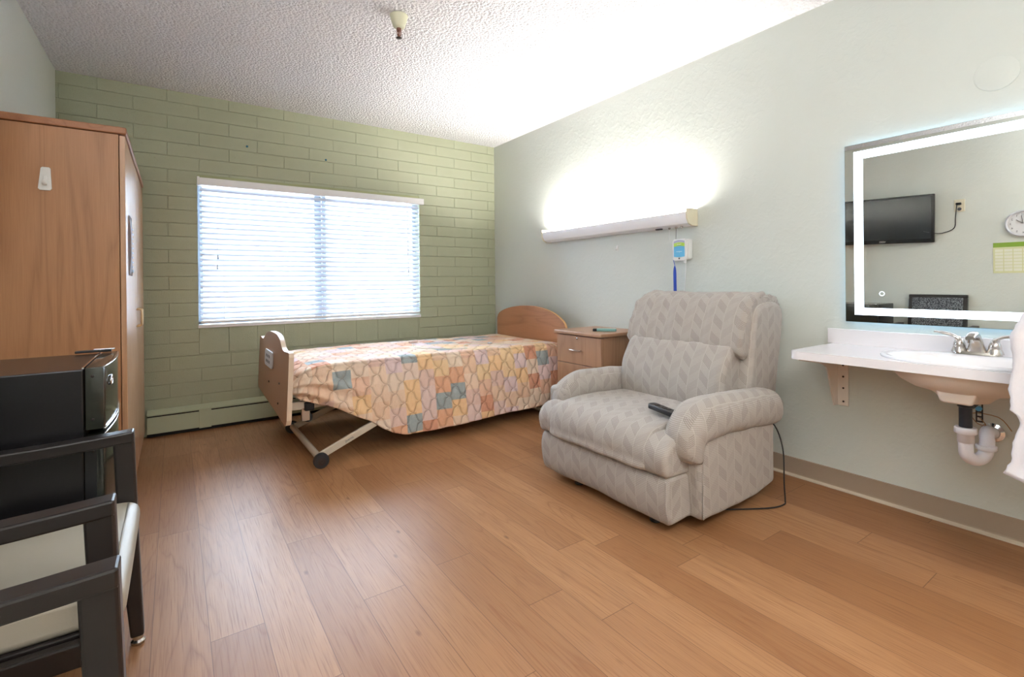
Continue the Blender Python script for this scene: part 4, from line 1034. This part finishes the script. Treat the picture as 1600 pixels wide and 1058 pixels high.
# ------------------------------------------------------------------ counter, basin, tap, pipework
zt = 0.778; cy0, cy1 = -4.95, -3.345
bcx, bcy, ba, bb = -0.272, -3.93, 0.188, 0.250       # basin centre and half sizes (x, y)
ct = thing('vanity_counter', 'white wall-hung vanity counter under the lighted mirror', 'counter', (-0.24, -4.1, 0.735))
bm = BM()
outer = []
r_c = 0.035
for (x, y) in [(-0.003, cy0), (-0.003, cy1)]: outer.append((x, y))
for i in range(7): a = math.radians(90 + 90*i/6); outer.append((-0.483+r_c + r_c*math.cos(a), cy1-r_c + r_c*math.sin(a)))
outer.append((-0.483, cy0))
N_ = 48; hole = [(bcx + (ba)*math.cos(2*PI*i/N_), bcy + (bb)*math.sin(2*PI*i/N_)) for i in range(N_)]
def ringfill(bm, z, flip):
    vo = [bm.verts.new((x, y, z)) for x, y in outer]; vh = [bm.verts.new((x, y, z)) for x, y in hole]
    es = [bm.edges.new((vo[i], vo[(i+1) % len(vo)])) for i in range(len(vo))] + [bm.edges.new((vh[i], vh[(i+1) % N_])) for i in range(N_)]
    bmesh.ops.triangle_fill(bm, use_beauty=True, use_dissolve=False, edges=es)
    return vo, vh
t1, h1 = ringfill(bm, zt, 0); t2, h2 = ringfill(bm, 0.740, 1)
for A, B in ((t1, t2), (h1, h2)):
    for i in range(len(A)): bm.faces.new((A[i], A[(i+1) % len(A)], B[(i+1) % len(A)], B[i]))
eb = [e for e in bm.edges if len(e.link_faces) == 2 and all(v in t1 for v in e.verts) and e.calc_face_angle(0) > 1.2 and min(v.co.x for v in e.verts) < -0.01]
bmesh.ops.bevel(bm, geom=eb, offset=0.006, segments=3, affect='EDGES')
obj('countertop', bm, M['counter'], ct)
bm = BM(); box(bm, -0.022, -0.002, cy0, cy1+0.022-0.0, zt-0.001, 0.856, 0.003); obj('backsplash', bm, M['counter'], ct)
def bracket(y):
    bm = BM()
    pr = [(-0.425, 0.738), (-0.425, 0.728), (-0.30, 0.706), (-0.19, 0.688), (-0.135, 0.665), (-0.110, 0.62), (-0.085, 0.55), (-0.062, 0.49), (-0.050, 0.455), (-0.008, 0.455), (-0.008, 0.738)]
    prism(bm, pr, 'Y', y-0.004, y+0.004); box(bm, -0.010, -0.002, y-0.052, y+0.004, 0.452, 0.738, 0.001, 1); box(bm, -0.43, -0.01, y-0.030, y+0.004, 0.7345, 0.7395)
    o = obj('bracket', bm, M['bracket'], ct)
    for z in (0.475, 0.545, 0.605, 0.665, 0.705):
        bm = BM(); lathe(bm, [(0.005, -0.010), (0.005, -0.0125), (0.001, -0.013)], (0, y-0.03, z), 'X', 10); obj('screw', bm, M['grey_dark'], o)
bracket(-3.362); bracket(-4.80)
# basin
bs = thing('wash_basin', 'oval white drop-in wash basin set in the vanity counter', 'basin', (bcx, bcy, 0.62))
bm = BM(); N_ = 56
prof = [(1.00, 0.7785), (1.105, 0.7785), (1.115, 0.783), (1.10, 0.789), (1.04, 0.790), (0.97, 0.788), (0.93, 0.778), (0.90, 0.755), (0.80, 0.715), (0.62, 0.672), (0.36, 0.650), (0.10, 0.644)]
rings = []
for s_, z in prof:
    rings.append([bm.verts.new((bcx - (0.0 if s_ > 1 else 0.030*min(1, s_*1.4)) + ba*s_*(1.0 if s_ > 1 else 0.90)*math.cos(2*PI*i/N_), bcy + bb*s_*math.sin(2*PI*i/N_), z)) for i in range(N_)])
for A, B in zip(rings, rings[1:]):
    for i in range(N_): f = bm.faces.new((A[i], A[(i+1) % N_], B[(i+1) % N_], B[i])); f.smooth = True
bm.faces.new(rings[-1]); 
# rear tap deck widens the rim
obj('bowl', bm, M['ceramic'], bs, 60)
bm = BM(); lathe(bm, [(0.001, 0.6452), (0.020, 0.6455), (0.022, 0.648), (0.021, 0.6485), (0.001, 0.6485)][1:], (bcx, bcy, 0), 'Z', 20); obj('drain', bm, M['nickel'], bs)
bm = BM(); rings = []
prof = [(0.97, 0.739), (0.93, 0.715), (0.84, 0.690), (0.66, 0.665), (0.44, 0.652), (0.37, 0.640), (0.30, 0.622), (0.20, 0.615)]
for s_, z in prof: rings.append([bm.verts.new((bcx + ba*s_*math.cos(2*PI*i/N_), bcy + bb*s_*math.sin(2*PI*i/N_), z)) for i in range(N_)])
for A, B in zip(rings, rings[1:]):
    for i in range(N_): f = bm.faces.new((A[i], A[(i+1) % N_], B[(i+1) % N_], B[i])); f.smooth = True
bm.faces.new(rings[-1]); bm.faces.new(list(reversed(rings[0])))
# overflow channel at the front-left, seen from below
b = BM(); pr = [(-0.085, 0.728), (0.085, 0.728), (0.070, 0.69), (0.048, 0.622), (-0.048, 0.622), (-0.070, 0.69)]
prism(b, pr, 'X', -0.055, 0.055, 0.01); merge(bm, b, 0, Matrix.Translation((bcx-0.065, bcy, 0))); b.free()
obj('bowl_underside', bm, M['ceramic_under'], bs, 50)

# tap
fx_ = -0.092; fy_ = -3.930; fz = 0.7905
fc = thing('faucet', 'brushed nickel two-handle faucet behind the oval basin', 'faucet', (fx_, fy_, fz))
def stad(a, b, zlo, zhi, bm, top=0.9):
    def loop(s): 
        return [(fx_ + a*s*math.cos(q)*1.0, fy_ + (b-a)*math.copysign(1, math.sin(q)) + a*s*math.sin(q)) for q in [2*PI*(i+0.5)/28 for i in range(28)]]
    A = [bm.verts.new((x, y, zlo)) for x, y in loop(1)]; B = [bm.verts.new((x, y, zhi)) for x, y in loop(top)]
    bm.faces.new(A); bm.faces.new(B)
    for i in range(28): bm.faces.new((A[i], A[(i+1) % 28], B[(i+1) % 28], B[i]))
bm = BM(); stad(0.027, 0.080, fz, fz+0.012, bm); obj('deck_plate', bm, M['nickel'], fc, 30)
bm = BM()                                               # pyramid-like spout body that leans forward
sec = [((0.024, 0.034), (0.0, 0.010)), ((0.021, 0.026), (-0.004, 0.035)), ((0.019, 0.020), (-0.012, 0.060)), ((0.018, 0.018), (-0.028, 0.078)), ((0.016, 0.018), (-0.050, 0.086)), ((0.012, 0.017), (-0.080, 0.083)), ((0.010, 0.015), (-0.100, 0.074))]
rings = []
dirs = [(1, 0), (1, 0.05), (1, 0.3), (0.8, 0.7), (0.35, 1), (0.1, 1), (0, 1)]
for (hw, (dx, dz)), (ux, uz) in zip(sec, dirs):
    L = math.hypot(ux, uz); ux, uz = ux/L, uz/L; ring = []
    for i in range(20):
        a = 2*PI*i/20; c, s = math.cos(a), math.sin(a); c = math.copysign(abs(c)**0.8, c); s = math.copysign(abs(s)**0.8, s)
        ring.append(bm.verts.new((fx_+dx + hw[0]*c*ux, fy_ + hw[1]*s, fz+dz + hw[0]*c*uz)))
    rings.append(ring)
for A, B in zip(rings, rings[1:]):
    for i in range(20): f = bm.faces.new((A[i], A[(i+1) % 20], B[(i+1) % 20], B[i])); f.smooth = True
bm.faces.new(rings[0]); bm.faces.new(rings[-1]); obj('spout', bm, M['nickel'], fc, 50)
bm = BM(); lathe(bm, [(0.011, fz+0.070), (0.011, fz+0.056), (0.009, fz+0.055)], (fx_-0.094, fy_, 0), 'Z', 16); obj('aerator', bm, M['chrome'], fc, 40)
for s in (-1, 1):
    cy_ = fy_ + s*0.056
    bm = BM(); lathe(bm, [(0.028, fz+0.006), (0.027, fz+0.012), (0.022, fz+0.026), (0.0205, fz+0.030), (0.0215, fz+0.032), (0.019, fz+0.045), (0.013, fz+0.060), (0.006, fz+0.066)], (fx_, cy_, 0), 'Z', 24); kb = obj('handle_base', bm, M['nickel'], fc, 50)
    bm = BM(); sweep(bm, catmull([(fx_, cy_-s*0.004, fz+0.040), (fx_-0.002, cy_+s*0.006, fz+0.066), (fx_-0.006, cy_+s*0.026, fz+0.079), (fx_-0.012, cy_+s*0.055, fz+0.086), (fx_-0.016, cy_+s*0.082, fz+0.090)], 4), [0.015]*4 + [0.014]*4 + [0.011]*4 + [0.009]*4 + [0.006], 12, ry=[0.012]*5+[0.007]*8+[0.004]*4); obj('lever', bm, M['nickel'], kb, 50)

# drain pipework
dp = thing('drain_trap', 'black tailpiece and white plastic trap under the basin', 'drain pipe', (bcx, bcy, 0.38))
dx_ = -0.262
bm = BM(); lathe(bm, [(0.034, 0.6145), (0.034, 0.606), (0.026, 0.604), (0.026, 0.595), (0.021, 0.592), (0.021, 0.50)], (dx_, bcy, 0), 'Z', 24)
sweep(bm, [(dx_, bcy, 0.590), (dx_+0.03, bcy-0.012, 0.592), (dx_+0.06, bcy-0.02, 0.605)], 0.011, 10); obj('tailpiece', bm, M['abs'], dp, 40)
bm = BM(); lathe(bm, [(0.034, 0.512), (0.036, 0.508), (0.036, 0.488), (0.031, 0.484), (0.027, 0.482), (0.027, 0.45)], (dx_, bcy, 0), 'Z', 10); obj('slip_nut', bm, M['pvc'], dp)
tdir = Vector((0.85, -0.52, 0)).normalized()
def tp_(s, z): return (dx_ + tdir.x*s, bcy + tdir.y*s, z)
pth = [tp_(0, 0.485)] + [tp_(0, 0.43)]
for i in range(1, 11): a = PI*i/11; pth.append(tp_(0.044*(1-math.cos(a)), 0.418 - 0.040*math.sin(a)))
pth += [tp_(0.090, 0.43), tp_(0.092, 0.455), (-0.172, -3.974, 0.474), (-0.145, -3.972, 0.482), (-0.09, -3.966, 0.470), (-0.025, -3.960, 0.452), (-0.008, -3.959, 0.450)]
bm = BM(); sweep(bm, catmull(pth, 2), 0.024, 18); obj('trap', bm, M['pvc'], dp, 50)
bm = BM(); lathe(bm, [(0.031, 0.436), (0.034, 0.434), (0.034, 0.418), (0.031, 0.416)], tp_(0.088, 0)[:2] + (0,), 'Z', 10); box(bm, dx_+0.045, dx_+0.19, bcy-0.050, bcy-0.030, 0.424, 0.430); obj('trap_nut', bm, M['pvc'], dp)
bm = BM(); lathe(bm, [(0.040, -0.001), (0.040, -0.005), (0.026, -0.010), (0.026, -0.002)], (0, -3.959, 0.450), 'X', 24, cap=False); obj('wall_flange', bm, M['chrome'], dp, 40)
# perforated hanger strip
hg = thing('hanger_strap', 'black perforated strap hanging beside the tailpiece under the basin', 'strap', (-0.20, -3.955, 0.49))
bm = BM(); w__ = 0.009
sx_, sy_ = -0.130, -3.944
for k in range(7):
    z = 0.515 + k*0.020
    for s in (-1, 1): box(bm, sx_-0.001, sx_+0.001, sy_+s*w__-0.0025, sy_+s*w__+0.0025, z, z+0.0201)
    box(bm, sx_-0.0012, sx_+0.0012, sy_-w__-0.0025, sy_+w__+0.0025, z-0.003, z+0.003)
box(bm, sx_-0.001, sx_+0.001, sy_-w__, sy_+w__, 0.655, 0.735)
obj('perforated_strip', bm, M['black'], hg)
bm = BM(); lathe(bm, [(0.010, -0.012), (0.010, 0.008), (0.006, 0.010)], (sx_-0.004, sy_, 0.570), 'X', 8); obj('wing_nut', bm, M['blue_lab'], hg)
bm = BM(); sweep(bm, catmull([(sx_+0.004, sy_, 0.53), (-0.16, -3.97, 0.51), (-0.10, -3.93, 0.50), (-0.03, -3.90, 0.525), (-0.012, -3.98, 0.52), (-0.012, -4.02, 0.47)], 4), 0.0018, 6); obj('wire', bm, M['brass'], hg)

# towel on a swing arm (arm outside the frame)
ta = thing('towel_rail', 'metal rail on the right wall carrying the white towel', 'towel rail', (0, -4.30, 1.10))
bm = BM(); sweep(bm, catmull([(-0.012, -4.30, 1.06), (-0.20, -4.30, 1.06), (-0.50, -4.30, 1.06), (-0.62, -4.30, 1.06)], 4), 0.008, 10); obj('arm', bm, M['chrome'], ta, 40)
bm = BM(); lathe(bm, [(0.028, -0.001), (0.028, -0.008), (0.014, -0.012)], (0, -4.30, 1.06), 'X', 20); obj('wall_rose', bm, M['chrome'], ta, 40)
bm = BM(); rows_ = []
NA, NB = 60, 44
for i in range(NB+1):
    q = i/NB; z = 1.052 - 0.612*q; ring = []
    hw = (0.055 + 0.125*min(1, q/0.16)**0.7) * (1.0)
    if q < 0.30: edge = -4.165 + 0.052*min(1, q/0.22)
    else: edge = -4.115
    cyy = edge - 0.15
    bite = 0.012*noise.noise(Vector((q*7, 1, 1))) + 0.004*noise.noise(Vector((q*40, 4, 1)))
    if 0.50 < q < 0.64: bite += 0.004
    if q > 0.64: bite += -0.020*math.exp(-((q-0.70)/0.06)**2)
    if q > 0.93: bite += 0.022*((q-0.93)/0.07)
    for j in range(NA):
        a = 2*PI*j/NA; c, s = math.cos(a), math.sin(a)
        x = -0.560 + (0.035 + 0.010*math.sin(a*7+q*3) + 0.006*noise.noise(Vector((c*3, s*3, q*5))))*c*(1.0 if q > .04 else 0.4)
        y = cyy + (0.15+bite)*s if s > 0 else cyy + 0.15*s
        if q < 0.06: y = -4.29 + (y+4.29)*(0.55 + 0.45*q/0.06)
        ring.append(bm.verts.new((x, y, z - 0.006*math.sin(a*3)*q)))
    rows_.append(ring)
for A, B in zip(rows_, rows_[1:]):
    for i in range(NA): f = bm.faces.new((A[i], A[(i+1) % NA], B[(i+1) % NA], B[i])); f.smooth = True
bm.faces.new(rows_[0]); bm.faces.new(list(reversed(rows_[-1])))
for v in bm.verts: v.co += 0.0025*Vector((noise.noise(v.co*70), noise.noise(v.co*70+Vector((9, 0, 0))), 0))
tag(obj('towel', bm, M['towel']), 'white terry towel hanging at the right edge, in front of the vanity counter', 'towel')

# ------------------------------------------------------------------ left-wall things seen in the mirror
tv = thing('television', 'flat black television on the left wall, seen in the mirror', 'television', (WX, -2.40, 1.74))
TX = WX + 0.11; b = BM(); box(b, -0.045, 0, -0.41, 0.41, -0.245, 0.245, 0.006)
tm = Matrix.Translation((TX-0.02, -2.47, 1.74)) @ Matrix.Rotation(math.radians(-4), 4, 'Z') @ Matrix.Rotation(math.radians(5), 4, 'Y') @ Matrix.Rotation(math.radians(1.5), 4, 'X')
bm = BM(); merge(bm, b, 0, tm); b.free(); obj('bezel', bm, M['tv_frame'], tv)
b = BM(); box(b, 0.0002, 0.0012, -0.385, 0.385, -0.205, 0.225); bm = BM(); merge(bm, b, 0, tm); b.free(); obj('screen', bm, M['tv_screen'], tv)
bm = BM(); merge(bm, text_bm('VIZIO', 0.022, tm @ facing((0, 1, 0), (0, 0, 1), (0.002, 0.02, -0.225)))); obj('maker_name', bm, M['white_plastic'], tv)
bm = BM(); box(bm, WX+0.001, TX-0.03, -2.46, -2.36, 1.68, 1.80, 0.004); obj('wall_mount', bm, M['black'], tv)
bm = BM(); sweep(bm, catmull([(TX-0.03, -2.80, 1.60), (WX+0.02, -2.88, 1.575), (WX+0.008, -2.95, 1.58), (WX+0.008, -3.02, 1.62), (WX+0.01, -3.03, 1.72), (WX+0.03, -3.045, 1.845)], 6), 0.004, 6); obj('power_cord', bm, M['black'], tv)
wo = thing('wall_outlet', 'ivory power outlet on the left wall, seen in the mirror', 'outlet', (WX, -3.06, 1.83))
bm = BM(); box(bm, WX+0.0005, WX+0.007, -3.100, -3.020, 1.775, 1.895, 0.003); obj('face_plate', bm, M['ivory_plastic'], wo)
bm = BM(); 
for z in (1.80,): lathe(bm, [(0.016, WX+0.007), (0.016, WX+0.0085)], (0, -3.06, z), 'X', 16)
for dy, z in ((-0.006, 1.804), (0.006, 1.804), (0, 1.793)): box(bm, WX+0.0086, WX+0.0092, -3.06+dy-0.0015, -3.06+dy+0.0015, z-0.004, z+0.004)
obj('socket', bm, M['ink'], wo)
bm = BM(); box(bm, WX+0.0075, WX+0.032, -3.076, -3.036, 1.840, 1.862, 0.004); obj('plug', bm, M['black'], tv)
ck = thing('wall_clock', 'round white wall clock on the left wall, seen in the mirror', 'clock', (WX, -3.50, 1.61))
bm = BM(); lathe(bm, [(0.122, WX+0.001), (0.122, WX+0.020), (0.112, WX+0.030), (0.100, WX+0.024)], (0, -3.50, 1.612), 'X', 48, cap=False); obj('rim', bm, M['clock_rim'], ck, 40)
bm = BM(); lathe(bm, [(0.103, WX+0.002), (0.103, WX+0.018)], (0, -3.50, 1.612), 'X', 48); obj('dial', bm, M['dial'], ck)
bm = BM()
for hnum in range(1, 13):
    a = PI/2 - 2*PI*hnum/12; merge(bm, text_bm(str(hnum), 0.026, facing((0, 1, 0), (0, 0, 1), (WX+0.0186, -3.50 + 0.082*math.cos(a), 1.612 + 0.082*math.sin(a)))))
obj('numerals', bm, M['ink'], ck)
bm = BM(); bar(bm, (WX+0.0215, -3.50, 1.612), (WX+0.0215, -3.455, 1.65), 0.004, 0.002); bar(bm, (WX+0.0225, -3.50, 1.612), (WX+0.0225, -3.49, 1.685), 0.003, 0.002); obj('hands', bm, M['ink'], ck)
ps = thing('wall_poster', 'cream care sheet with green heading on the left wall, seen in the mirror', 'poster', (WX, -3.52, 1.16))
bm = BM(); box(bm, WX+0.0005, WX+0.003, -3.75, -3.297, 1.162, 1.447); obj('sheet', bm, M['poster_body'], ps)
bm = BM(); box(bm, WX+0.003, WX+0.0034, -3.75, -3.297, 1.404, 1.447); obj('heading_band', bm, M['poster_green'], ps)
bm = BM(); random.seed(5)
for i in range(4):
    for j in range(7):
        y = -3.31 - 0.062*i; z = 1.385 - 0.030*j
        box(bm, WX+0.003, WX+0.0034, y-0.055, y, z-0.024, z)
obj('grid_cells', bm, M['poster_cell'], ps)

for o in bpy.data.objects:
    if '_o' in o: del o['_o']
